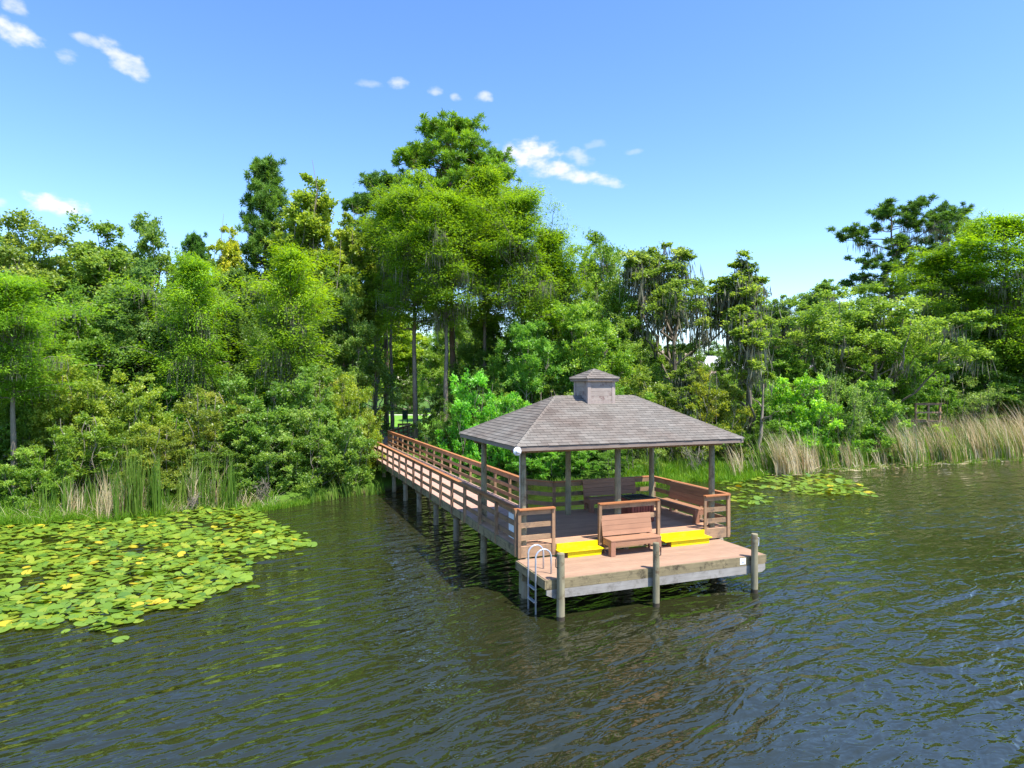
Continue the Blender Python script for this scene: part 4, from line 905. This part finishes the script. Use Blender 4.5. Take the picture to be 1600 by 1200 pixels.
# --- shrubs, front row, each along the bank
SHR = [(20, 32, 575, 130, 'shrub_c', (1.1, 1.15, .8), 'leafy bush at the left edge behind the pale saplings'), (110, 32.5, 560, 150, 'shrub_c', (1.35, 1.15, .7), 'olive green bush above the left reeds'),
       (60, 29.5, 700, 110, 'shrub_a', (1.1, 1.15, .8), 'low bush at the left edge of the bank'), (140, 30.5, 650, 130, 'shrub_b', (1.2, 1.15, .8), 'rounded bush behind the tan reeds'),
       (215, 33, 590, 140, 'shrub_c', YL, 'yellow tipped bush behind the left reeds'), (245, 31.5, 665, 130, 'shrub_b', OL, 'olive bush behind the green reeds'),
       (330, 33.5, 610, 130, 'shrub_b', OL, 'brownish olive bush below the bright cypress'), (330, 32.2, 690, 120, 'shrub_b', (.9, .9, .7), 'dark low bush behind the right end of the reeds'),
       (400, 34.5, 620, 150, 'shrub_c', (.8, 1.0, .7), 'dark green bush below the lime cypress'), (420, 33, 680, 120, 'shrub_a', (.9, 1.0, .8), 'leafy bush at the bend of the left bank'),
       (490, 34.5, 640, 140, 'shrub_a', (.95, 1.0, .8), 'wide bush left of the boardwalk piles'), (470, 36.5, 575, 150, 'shrub_c', (.75, .95, .8), 'tall dark bush behind the wide bush'),
       (535, 35.2, 655, 108, 'shrub_a', (.95, 1.05, .8), 'green bush touching the left boardwalk railing'), (552, 38, 588, 92, 'shrub_c', (1.5, 1.25, .6), 'tall yellow olive bush overhanging the boardwalk'),
       (520, 39.5, 590, 110, 'shrub_b', OL, 'olive bush behind the tall yellow one'), 
       (745, 41, 585, 115, 'shrub_a', (.85, 1.5, .9), 'glossy bright green bush between boardwalk and roof'), (722, 44, 620, 70, 'shrub_b', (.8, 1.1, .8), 'bush under the bare cypress trunks'),
       (800, 40.5, 620, 120, 'shrub_a', (.85, 1.3, .8), 'glossy bush partly hidden by the roof'), (850, 41, 660, 120, 'shrub_a', (.85, 1.3, .8), 'bright bush seen between the left pillars'), (885, 39.6, 688, 110, 'shrub_a', (.8, 1.15, .8), 'low bush right behind the back railing of the gazebo'), (955, 39.8, 700, 90, 'shrub_b', (.8, 1.05, .8), 'low dark bush behind the long back bench'), (820, 39.4, 690, 80, 'shrub_a', (.85, 1.3, .8), 'low bright bush behind the chamfered railing corner'), (910, 42, 640, 110, 'shrub_b', (.9, 1.2, .8), 'bush seen between the middle pillars'),
       (960, 42, 600, 110, 'shrub_c', (.9, 1.1, .8), 'bush rising behind the right half of the roof'), (1010, 41.5, 640, 110, 'wispy', (1.2, 1.1, 1.0), 'thin tangled bush behind the right pillars'),
       (1000, 45, 575, 120, 'shrub_c', (1.15, 1.05, .8), 'olive bush behind the cupola'), (1065, 43, 610, 110, 'wispy', (1.4, 1.2, 1.1), 'pale twiggy bush behind the roof hip'),
       (1110, 43.5, 580, 100, 'shrub_b', (1.45, 1.1, .6), 'bronze olive bush right of the mossy oak'), (1130, 45, 620, 110, 'shrub_c', (.85, 1.0, .8), 'dark bush left of the pale trunk'),
       (1195, 46, 620, 90, 'shrub_b', (.85, 1.1, .8), 'bush behind the pale trunk'), (1245, 46.5, 590, 130, 'shrub_a', (1.2, 1.5, .8), 'bright green bush above the right reeds'), (1235, 46, 650, 110, 'shrub_a', (.8, 1.2, .8), 'lower green bush behind the tan reed tuft'),
       (1300, 47.5, 560, 110, 'wispy', (1.1, 1.1, 1.3), 'grey green twiggy bush right of the bright bush'), (1290, 48, 640, 100, 'shrub_b', (.9, 1.2, .8), 'dark green bush between reed tufts'),
       (1355, 48.5, 595, 115, 'shrub_a', (1.0, 1.15, .9), 'rounded bush left of the small brown dock'), (1375, 50, 650, 90, 'shrub_a', (.9, 1.0, .9), 'shaded bush at the reed edge'),
       (1462, 49.5, 662, 45, 'shrub_b', (1.5, 1.5, .7), 'small yellow green bush in front of the green boat'), (1500, 56, 592, 150, 'wispy', (1.1, 1.05, 1.3), 'wide grey green bush right of the brown dock'), (1545, 57, 590, 130, 'wispy', (1.05, 1.05, 1.2), 'airy bush behind the right reed bank'),
       (1600, 58, 585, 120, 'shrub_c', (.9, 1.0, 1.0), 'bush cut by the right edge'), (1520, 60, 560, 170, 'shrub_c', (.9, 1.0, .9), 'tall bush behind the airy one'), (1430, 56, 560, 110, 'shrub_c', (.9, 1.1, .8), 'green bush behind the small brown dock'),
       (1330, 54, 560, 120, 'shrub_c', (.8, 1.0, .8), 'bush beneath the broad bright oak'), (1180, 52, 570, 100, 'shrub_c', (.9, 1.05, .8), 'bush below the sky gap'), (1660, 60, 560, 150, 'shrub_c', (.9, 1, .9), 'bush just past the right edge'),
       (-60, 30, 600, 150, 'shrub_c', (1, 1.1, .8), 'bush just past the left edge'), (688, 48, 600, 70, 'shrub_c', (.8, .95, .8), 'shady bush left of the cypress trunks'), (770, 47, 560, 110, 'shrub_c', (.85, 1.1, .8), 'bush between the two bare cypress trunks'),
       (690, 42.5, 660, 60, 'shrub_b', (.8, 1.0, .8), 'small bush beside the right boardwalk railing')]
for px, Y, top, w, key, col, lab in SHR: T('bush', key, px, Y, top, w, lab, 'bush', col)
# fill row of shrubs further in
for px, Y, top, w in [(30, 36, 560, 160), (150, 36.5, 580, 160), (270, 38, 580, 150), (380, 38, 590, 140), (450, 40.5, 590, 140), (515, 43, 580, 110), (860, 45, 590, 140), (930, 47, 600, 130), (1040, 47, 600, 120), (1290, 52, 600, 130), (1390, 57, 600, 110), (1560, 58, 580, 160), (90, 42, 560, 180), (220, 44, 560, 170), (350, 45, 570, 170), (470, 47, 560, 170), (780, 44, 600, 120), (1230, 50, 600, 120), (1120, 50, 600, 110)]:
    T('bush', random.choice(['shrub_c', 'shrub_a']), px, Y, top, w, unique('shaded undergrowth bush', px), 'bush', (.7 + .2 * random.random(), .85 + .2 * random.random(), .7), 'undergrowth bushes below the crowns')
# saplings and dead wood
def mesh_thing(m, name, mat, label, cat_, loc, rot=0, scale=1, group=None, smooth=True):
    o = m.build(name, mat, smooth=smooth); o.location = loc; o.rotation_euler = (0, 0, rot); o.scale = (scale,) * 3; return tag(o, label, cat_, group)
rs0 = np.random.RandomState(3)
for px, Y, top, r0, lab in ((1186, 43.5, 600, .17, 'thick pale leaning trunk standing by the tan reeds'), (66, 35, 570, .05, 'slanting thin grey sapling stem in the left bushes')):
    x = X(px, Y); z0 = float(gz(x, Y)); h = ZT(top, Y) - z0; dx = 1.6 if r0 == .05 else (.3 if r0 > .1 else 0)
    p, r = branch(rs0, (0, 0, -.4), (dx, 0, h), r0, r0 * .25, 7, .010 if r0 < .1 else .03)
    m = MB(); m.tube(p, r, 9); 
    for j in range(3 if r0 > .1 else 0):
        k = rs0.randint(3, 7); p2, r2 = branch(rs0, p[k], np.array(p[k]) + rs0.normal(size=3) * [.8, .8, .3] + [0, 0, .8], r0 * .35, .012, 4, .08); m.tube(p2, r2, 5)
    mesh_thing(m, 'bare_tree', M['bark'], lab, 'tree', (x, Y, z0))
for px, Y, h, lab in ((1420 + 75, 51, 3.4, 'bleached dead branches sticking out of the right bushes'), (300, 29.8, 1.0, 'small heap of pale drift twigs at the left water edge'), (410, 31.2, 1.3, 'dead grey brush under the left bank bushes'), (1262, 43.2, 1.6, 'bare curved branches behind the tan reed tuft'), (1085, 40.6, 2.4, 'tangle of dead grey stems behind the right pillar'), (1310, 45.5, 1.4, 'bare twigs at the water right of the tan reeds')):
    x = X(px, Y); mesh_thing(deadtwigs('t', int(px), h, 9), 'dead_branches', M['twig'], lab, 'dead wood', (x, Y, max(float(gz(x, Y)), WZ)))
# --- reeds and grasses
def strips(rs, bases, hgt, W, tint, lean=(0, 0), curve=.25, seg=3):
    n = len(bases); az = rs.rand(n) * 2 * PI; dirh = np.stack([np.cos(az), np.sin(az), 0 * az], 1) * (curve * hgt * rs.rand(n))[:, None] + np.array([lean[0], lean[1], 0]) * (hgt * rs.uniform(.5, 1.3, n))[:, None]
    s = rs.rand(n) * PI; S = np.stack([np.cos(s), np.sin(s), 0 * s], 1) * (np.broadcast_to(W, n) / 2)[:, None]
    rows = []
    for i in range(seg + 1):
        t = i / seg; c_ = bases + dirh * t ** 1.8 + np.array([0, 0, 1.]) * (hgt * (t - .12 * t * t))[:, None]; w = (1 - t) ** .7 + .03
        rows.append(c_ - S * w); rows.append(c_ + S * w)
    co = np.stack(rows, 1).reshape(-1, 3); k = 2 * (seg + 1); b = (np.arange(n) * k)[:, None]
    q = np.concatenate([b + np.array([2 * i, 2 * i + 1, 2 * i + 3, 2 * i + 2]) for i in range(seg)], 1).reshape(-1, 4)
    return co, q, np.repeat(np.clip(tint, 0, 1), seg)
def bed(name, label, cat_, mat, spots, lean=(0, 0), curve=.25, W=.03, seed=0):
    """spots: px0, px1, depth behind waterline (from,to), count, h0, h1"""
    rs = np.random.RandomState(seed); parts = []
    for px0, px1, d0, d1, cnt, h0, h1 in spots:
        pxs = rs.uniform(px0, px1, cnt)
        # clump the stems
        ncl = max(3, cnt // 16); cc = rs.uniform(px0, px1, ncl); ci = rs.randint(0, ncl, cnt); pxs = np.where(rs.rand(cnt) < .7, cc[ci] + rs.normal(0, (px1 - px0) * .008 + .8, cnt), pxs)
        Yg = np.full(cnt, 35.0); dd = rs.uniform(d0, d1, cnt)
        for _ in range(12): Yg = shore((pxs - 800) / 1030 * Yg) + dd
        xg = (pxs - 800) / 1030 * Yg; zg = np.maximum(gz(xg, Yg), WZ - .1) - .03
        hh = rs.uniform(h0, h1, cnt) * (.75 + .5 * rs.rand(ncl)[ci])
        parts.append(strips(rs, np.stack([xg, Yg, zg], 1), hh, W * rs.uniform(.6, 1.4, cnt), .5 + rs.normal(0, .16, cnt) + rs.normal(0, .22, ncl)[ci], lean, curve))
    co, q, t = cat(*parts); o = link(np_mesh(name, co, q, mat, t), name, label=label, cat=cat_, kind='stuff'); o.color = (1, 1, 1, 1); return o
bed('reeds', 'green cattail reeds standing on the left bank behind the lily pads', 'reeds', M['reed'], [(178, 250, -.6, .8, 230, 1.7, 2.9), (196, 222, -.5, .1, 90, 2.8, 3.6), (238, 252, -.5, .1, 60, 2.4, 3.2), (278, 375, -.2, .8, 240, 1.5, 2.7), (60, 180, .2, 1.5, 120, 1.0, 2.0), (0, 420, .3, 2, 200, .8, 1.6)], W=.045, curve=.16, seed=1)
bed('dry_reeds', 'broken tan reed litter bent low along the left waterline', 'reeds', M['tan'], [(-20, 430, -.4, 1.0, 900, .25, .8)], W=.03, curve=1.3, seed=12)
bed('dry_reeds', 'tan dried reeds mixed into the left bank', 'reeds', M['tan'], [(100, 240, -.2, 1.0, 260, 1.0, 2.3), (150, 215, -.4, .5, 120, 1.4, 2.4), (285, 350, 0, .8, 110, 1.2, 2.3), (20, 420, 0, 1.2, 160, .5, 1.2)], W=.035, curve=.35, lean=(.05, 0), seed=2)
bed('dry_reeds', 'leaning tan reed tuft on the bank just right of the gazebo', 'reeds', M['tan'], [(1208, 1282, -.7, 1.2, 620, 1.6, 3.0), (1140, 1200, .3, 2, 120, 1.0, 2.2), (1290, 1400, -.1, 1.5, 200, 1.0, 2.4)], W=.045, curve=.30, lean=(-.26, 0), seed=3)
bed('dry_reeds', 'pale tan reed bank lining the right shore', 'reeds', M['tan'], [(1395, 1640, -.3, 4.2, 2300, 1.7, 3.5), (1560, 1700, -.1, 4, 700, 2.6, 4.2)], W=.05, curve=.24, lean=(-.34, 0), seed=4)
bed('reeds', 'green reed stems mixed through the right shore', 'reeds', M['reed'], [(1185, 1300, -.4, 2.0, 420, 1.4, 3.0), (1300, 1400, 0, 1.5, 180, .9, 2.2), (1395, 1640, -.4, 2.8, 1700, 1.2, 3.1), (1000, 1180, .4, 3, 300, .7, 1.8), (470, 600, -.5, .2, 220, .5, 1.2)], W=.05, curve=.22, lean=(-.2, 0), seed=5)
bed('grass', 'short bright grass fringe along the left waterline', 'grass', M['grass'], [(-40, 430, -.6, 2.0, 7000, .2, .6), (480, 600, -.3, 1.0, 500, .2, .5), (-40, 260, -.7, .8, 4500, .3, .75), (395, 485, -.9, .4, 2200, .25, .5)], W=.03, curve=.8, seed=6)
bed('grass', 'lush bright grass on the bank behind and right of the gazebo', 'grass', M['grass'], [(975, 1200, -.9, 4.5, 9000, .25, .7), (830, 975, -.4, .6, 900, .2, .5), (1190, 1640, -.7, 2.5, 7000, .2, .6), (980, 1180, -1.2, 1.2, 5000, .25, .55)], W=.045, curve=.7, seed=7)
# dead reed litter along the right bank
rsl = np.random.RandomState(5); nl_ = 900
pxs = rsl.uniform(1195, 1640, nl_); Yg = np.full(nl_, 45.); dd = rsl.uniform(-.5, .6, nl_)
for _ in range(12): Yg = shore((pxs - 800) / 1030 * Yg) + dd
xg = (pxs - 800) / 1030 * Yg; Pq = np.stack([xg, Yg, np.maximum(gz(xg, Yg), WZ) + .05], 1); Dq = nrm(rsl.normal(size=(nl_, 3)) * [1, 1, .25]); co, q, t_ = blades(Pq, Dq, nrm(np.cross(Dq, rv(rsl, nl_))), rsl.uniform(.5, 1.4, nl_), .05, .5 + rsl.normal(0, .2, nl_))
link(np_mesh('reed_litter', co, q, M['tan'], t_), 'reed_litter', label='broken dry reed litter lying at the right waterline', cat='reeds', kind='stuff').color = (1, 1, 1, 1)

# ------------------------------------------------------------ water lilies
def inpoly(x, y, poly):
    c_ = False; j = len(poly) - 1
    for i in range(len(poly)):
        if (poly[i][1] > y) != (poly[j][1] > y) and x < (poly[j][0] - poly[i][0]) * (y - poly[i][1]) / (poly[j][1] - poly[i][1]) + poly[i][0]: c_ = not c_
        j = i
    return c_
def pad_geo(rs, r, curl):
    n = 14; v = [(0, 0, .01)]; f = []
    a0 = .16; e = rs.uniform(.9, 1.12)
    for i in range(n + 1):
        a = a0 + (2 * PI - 2 * a0) * i / n; rr = r * (1 + .04 * math.sin(3 * a + curl * 9)); v.append((rr * math.cos(a) * e, rr * math.sin(a), .012 + curl * .06 * math.sin(2 * a + curl * 5)))
    for i in range(n): f.append((0, i + 1, i + 2))
    return v, f
rp = np.random.RandomState(21); TINTS = [.1, .25, .35, .45, .5, .55, .62, .95]; PM = []
for i, tt in enumerate(TINTS + [.3, .4, .5, .58]):
    v, f = pad_geo(rp, 1.0, rp.uniform(-1, 1)); me = bpy.data.meshes.new('lily_pad'); me.from_pydata([(a * .2, b * .2, c_ * .2) for k, (a, b, c_) in enumerate(v)], [], f)
    a = me.attributes.new('tint', 'FLOAT', 'FACE'); a.data.foreach_set('value', [tt] * len(f)); me.materials.append(M['pad']); me.polygons.foreach_set('use_smooth', [True] * len(f)); PM.append((me, v, f, tt))
def lilies(label, polys, dens, seed, rng, lim=300):
    rs = np.random.RandomState(seed); pts = []
    for poly, dn in polys:
        xs_ = [p[0] for p in poly]; ys_ = [p[1] for p in poly]; area = (max(xs_) - min(xs_)) * (max(ys_) - min(ys_)); cell = {}
        for _ in range(int(area * dn)):
            x, y = rs.uniform(min(xs_), max(xs_)), rs.uniform(min(ys_), max(ys_))
            if not inpoly(x, y, poly): continue
            if y > shore(x) - .3: continue
            g = math.sin(x * 1.1 + 1.7 * math.sin(y * .7)) + math.sin(y * 1.6 + x * .5) + rs.normal() * .6
            if g < -1.0: continue
            r = rs.uniform(*rng); key = (int(x / .3), int(y / .3)); ok = True
            for dx in (-1, 0, 1):
                for dy in (-1, 0, 1):
                    for (a, b, c_) in cell.get((key[0] + dx, key[1] + dy), ()):
                        if (a - x) ** 2 + (b - y) ** 2 < (.70 * (r + c_)) ** 2 * .72: ok = False
            if ok: cell.setdefault(key, []).append((x, y, r)); pts.append((x, y, r))
    pts.sort(key=lambda p: p[2] / p[1] ** 1.6 * -1); 
    th = thing('water_lily_bed', label, 'water lilies', 0, 0, 0, world=(pts[0][0], pts[0][1], WZ))
    o0 = Vector(th.location); rest_v, rest_f, rest_t = [], [], []
    for i, (x, y, r) in enumerate(pts):
        me, v, f, tt = PM[rs.choice(12, p=[.13, .12, .11, .10, .10, .09, .08, .03, .08, .06, .06, .04])]; az = rs.rand() * 6.28; tx, ty = rs.normal(0, .12), rs.normal(0, .12) ; z = WZ + .02 + rs.uniform(0, .035) + (abs(tx) + abs(ty)) * r * .6
        if rs.rand() < .06: tx *= 3; z += .06
        if i < lim:
            s = r / .2; o = inst(me, 'lily_pad', th, Vector((x, y, z)) - o0, (tx, ty, az), (s, s, s)); o.color = (1, 1, 1, 1)
        else:
            mt = Matrix.Translation((x - o0.x, y - o0.y, z - o0.z)) @ Matrix.Rotation(az, 4, 'Z') @ Matrix.Rotation(tx, 4, 'X') @ Matrix.Rotation(ty, 4, 'Y'); b = len(rest_v)
            rest_v += [tuple(mt @ Vector((a * r, bb * r, c_ * r))) for a, bb, c_ in v]; rest_f += [tuple(b + j for j in ff) for ff in f]; rest_t += [tt] * len(f)
    if rest_f:
        me = bpy.data.meshes.new('lily_pads_beyond'); me.from_pydata(rest_v, [], rest_f); a = me.attributes.new('tint', 'FLOAT', 'FACE'); a.data.foreach_set('value', rest_t); me.materials.append(M['pad'])
        o = bpy.data.objects.new('lily_pads_beyond', me); C.objects.link(o); o.parent = th; o['kind'] = 'stuff'; o.color = (1, 1, 1, 1)
    # thin stems and a few buds
    m = MB()
    for i in range(60):
        x, y, r = pts[rs.randint(0, len(pts))]; h = rs.uniform(.1, .35); m.tube([(x - o0.x, y - o0.y, 0), (x - o0.x + rs.normal() * .08, y - o0.y + rs.normal() * .08, h)], [.008, .006], 4)
    o = m.build('lily_stems', M['reed'], th, kind='stuff', origin=Vector((0, 0, 0))); o.color = (2, 1.2, 1, 1)
    return len(pts)
def PW(px, py): Y = (H - WZ) * 1030 / (py - 600); return (X(px, Y), Y)
polyL = [(-26, 15)] + [PW(*p) for p in ((0, 990), (75, 985), (100, 965), (150, 990), (200, 975), (240, 957), (300, 948), (345, 925), (390, 910), (392, 885), (430, 868), (490, 850), (455, 832), (410, 806), (405, 790))] + [(-14, 30.2), (-17, 28.2), (-26, 27.3)]
n1 = lilies('large bed of yellow green lily pads on the water below the left bank', [(polyL, 85), ([(x + .55 + .3 * math.sin(y * 3), y - .45) for x, y in polyL], 4)], 0, 31, (.09, .195))
PR1 = [PW(*p) for p in ((1120, 757), (1200, 764), (1250, 773), (1300, 778), (1375, 777), (1345, 758), (1300, 742), (1180, 741))]; PR2 = [PW(*p) for p in ((1118, 768), (1130, 792), (1170, 796), (1215, 783), (1190, 770), (1150, 762))]
n2_ = lilies('smaller bed of lily pads off the bank right of the gazebo', [(PR1, 22), (PR2, 12)], 0, 32, (.12, .22))
print('lilies', n1, n2_)

# ------------------------------------------------------------ background buildings
def house(label, px, Y, ztop_py, w, d, rot, roofmat, zwall, gable=True):
    x = X(px, Y); zt = ZT(ztop_py, Y); g = 1.3
    t = thing('house', label, 'house', 0, 0, 0, world=(x, Y, g), rot=rot)
    hw, hd = w / 2, d / 2; ze = zwall
    m = MB(); m.box(-hw, hw, -hd, hd, 0, ze); m.build('wall', M['stucco'], t)
    m = MB(); o_ = .5; r = zt - g; m.v += [(-hw - o_, -hd - o_, ze), (hw + o_, -hd - o_, ze), (hw + o_, hd + o_, ze), (-hw - o_, hd + o_, ze), (-hw + hd * .8, 0, r), (hw - hd * .8, 0, r)]
    m.f += [(0, 1, 5, 4), (1, 2, 5), (2, 3, 4, 5), (3, 0, 4), (3, 2, 1, 0)]; m.build('roof', roofmat, t)
    for i in range(4):
        xx = -hw + (i + .5) * w / 4
        m = MB(); m.box(xx - .6, xx + .6, -hd - .05, -hd - .002, 1.0, 2.3); wn = m.build('window', M['trim_w'], t)
        m = MB(); m.box(xx - .5, xx + .5, -hd - .07, -hd - .052, 1.1, 2.2); m.build('pane', M['glass'], wn)
house('house with a brown tiled roof behind the mossy oak', 1028, 96, 547, 15, 9, .3, M['tile'], 5.4)
house('house with a white roof glimpsed right of the mossy oak', 1092, 108, 556, 14, 8, .25, M['tile_white'], 6.6)
house('house with a grey roof glimpsed through the right trees', 1252, 92, 551, 7, 6, .1, M['tile_grey'], 4.0)
# far small dock with boat
t = thing('small_dock', 'small dark brown dock with railing half hidden in the right bushes', 'dock', 0, 0, 0, world=(X(1437, 51.6), 51.6, 0), rot=.1)
m = MB(); m.box(-1.1, 1.0, -1, 1, 2.65, 2.78); m.build('deck', M['rail_u'], t)
for xx in (-1.05, 0, .95):
    m = MB(); m.box(xx - .06, xx + .06, -1.0, -.88, -.5, 4.1); m.build('post', M['post'], t)
for z in (3.35, 3.98):
    m = MB(); m.box(-1.15, 1.05, -1.06, -1.02, z, z + .13); m.build('rail_board', M['rail_u'], t)
m = MB(); m.box(-1.2, 1.1, -1.1, -.85, 4.105, 4.15); m.build('handrail', M['rail_u'], t)
m = MB(); pts = []
hb_ = []
for i in range(9):
    s = i / 8 * 2 - 1; w = .42 * (1 - s * s) ** .6 + .02; zt_ = .30 + .12 * s * s; hb_ += [(s * 1.9, -w, zt_), (s * 1.85, -w * .6, .04), (s * 1.85, w * .6, .04), (s * 1.9, w, zt_)]
m.v = hb_; m.f = [(i * 4 + a, i * 4 + b, i * 4 + 4 + b, i * 4 + 4 + a) for i in range(8) for a, b in ((0, 1), (1, 2), (2, 3))]
bo = m.build('boat', M['kayak'], smooth=True); xb = X(1447, 50.3); bo.location = (xb, 50.3, 1.75); bo.rotation_euler = (2.6, 0, .1); tag(bo, 'teal green canoe lying upside down below the small dock', 'canoe')
# sign on the lawn
sx_, sy_ = X(633, 62), 62; g0 = float(gz(sx_, sy_)) + .05
t = thing('lawn_sign', 'dark green notice sign on two posts on the lawn past the boardwalk', 'sign', 0, 0, 0, world=(sx_, sy_, g0), rot=.05)
for xx in (-.22, .22):
    m = MB(); m.box(xx - .04, xx + .04, -.04, .04, -.2, 2.0); m.build('post', M['dark'], t)
m = MB(); m.box(-.175, .175, -.03, .0, 1.0, 1.85); m.build('board', M['green_paint'], t)
print('trees', n_tree[0])
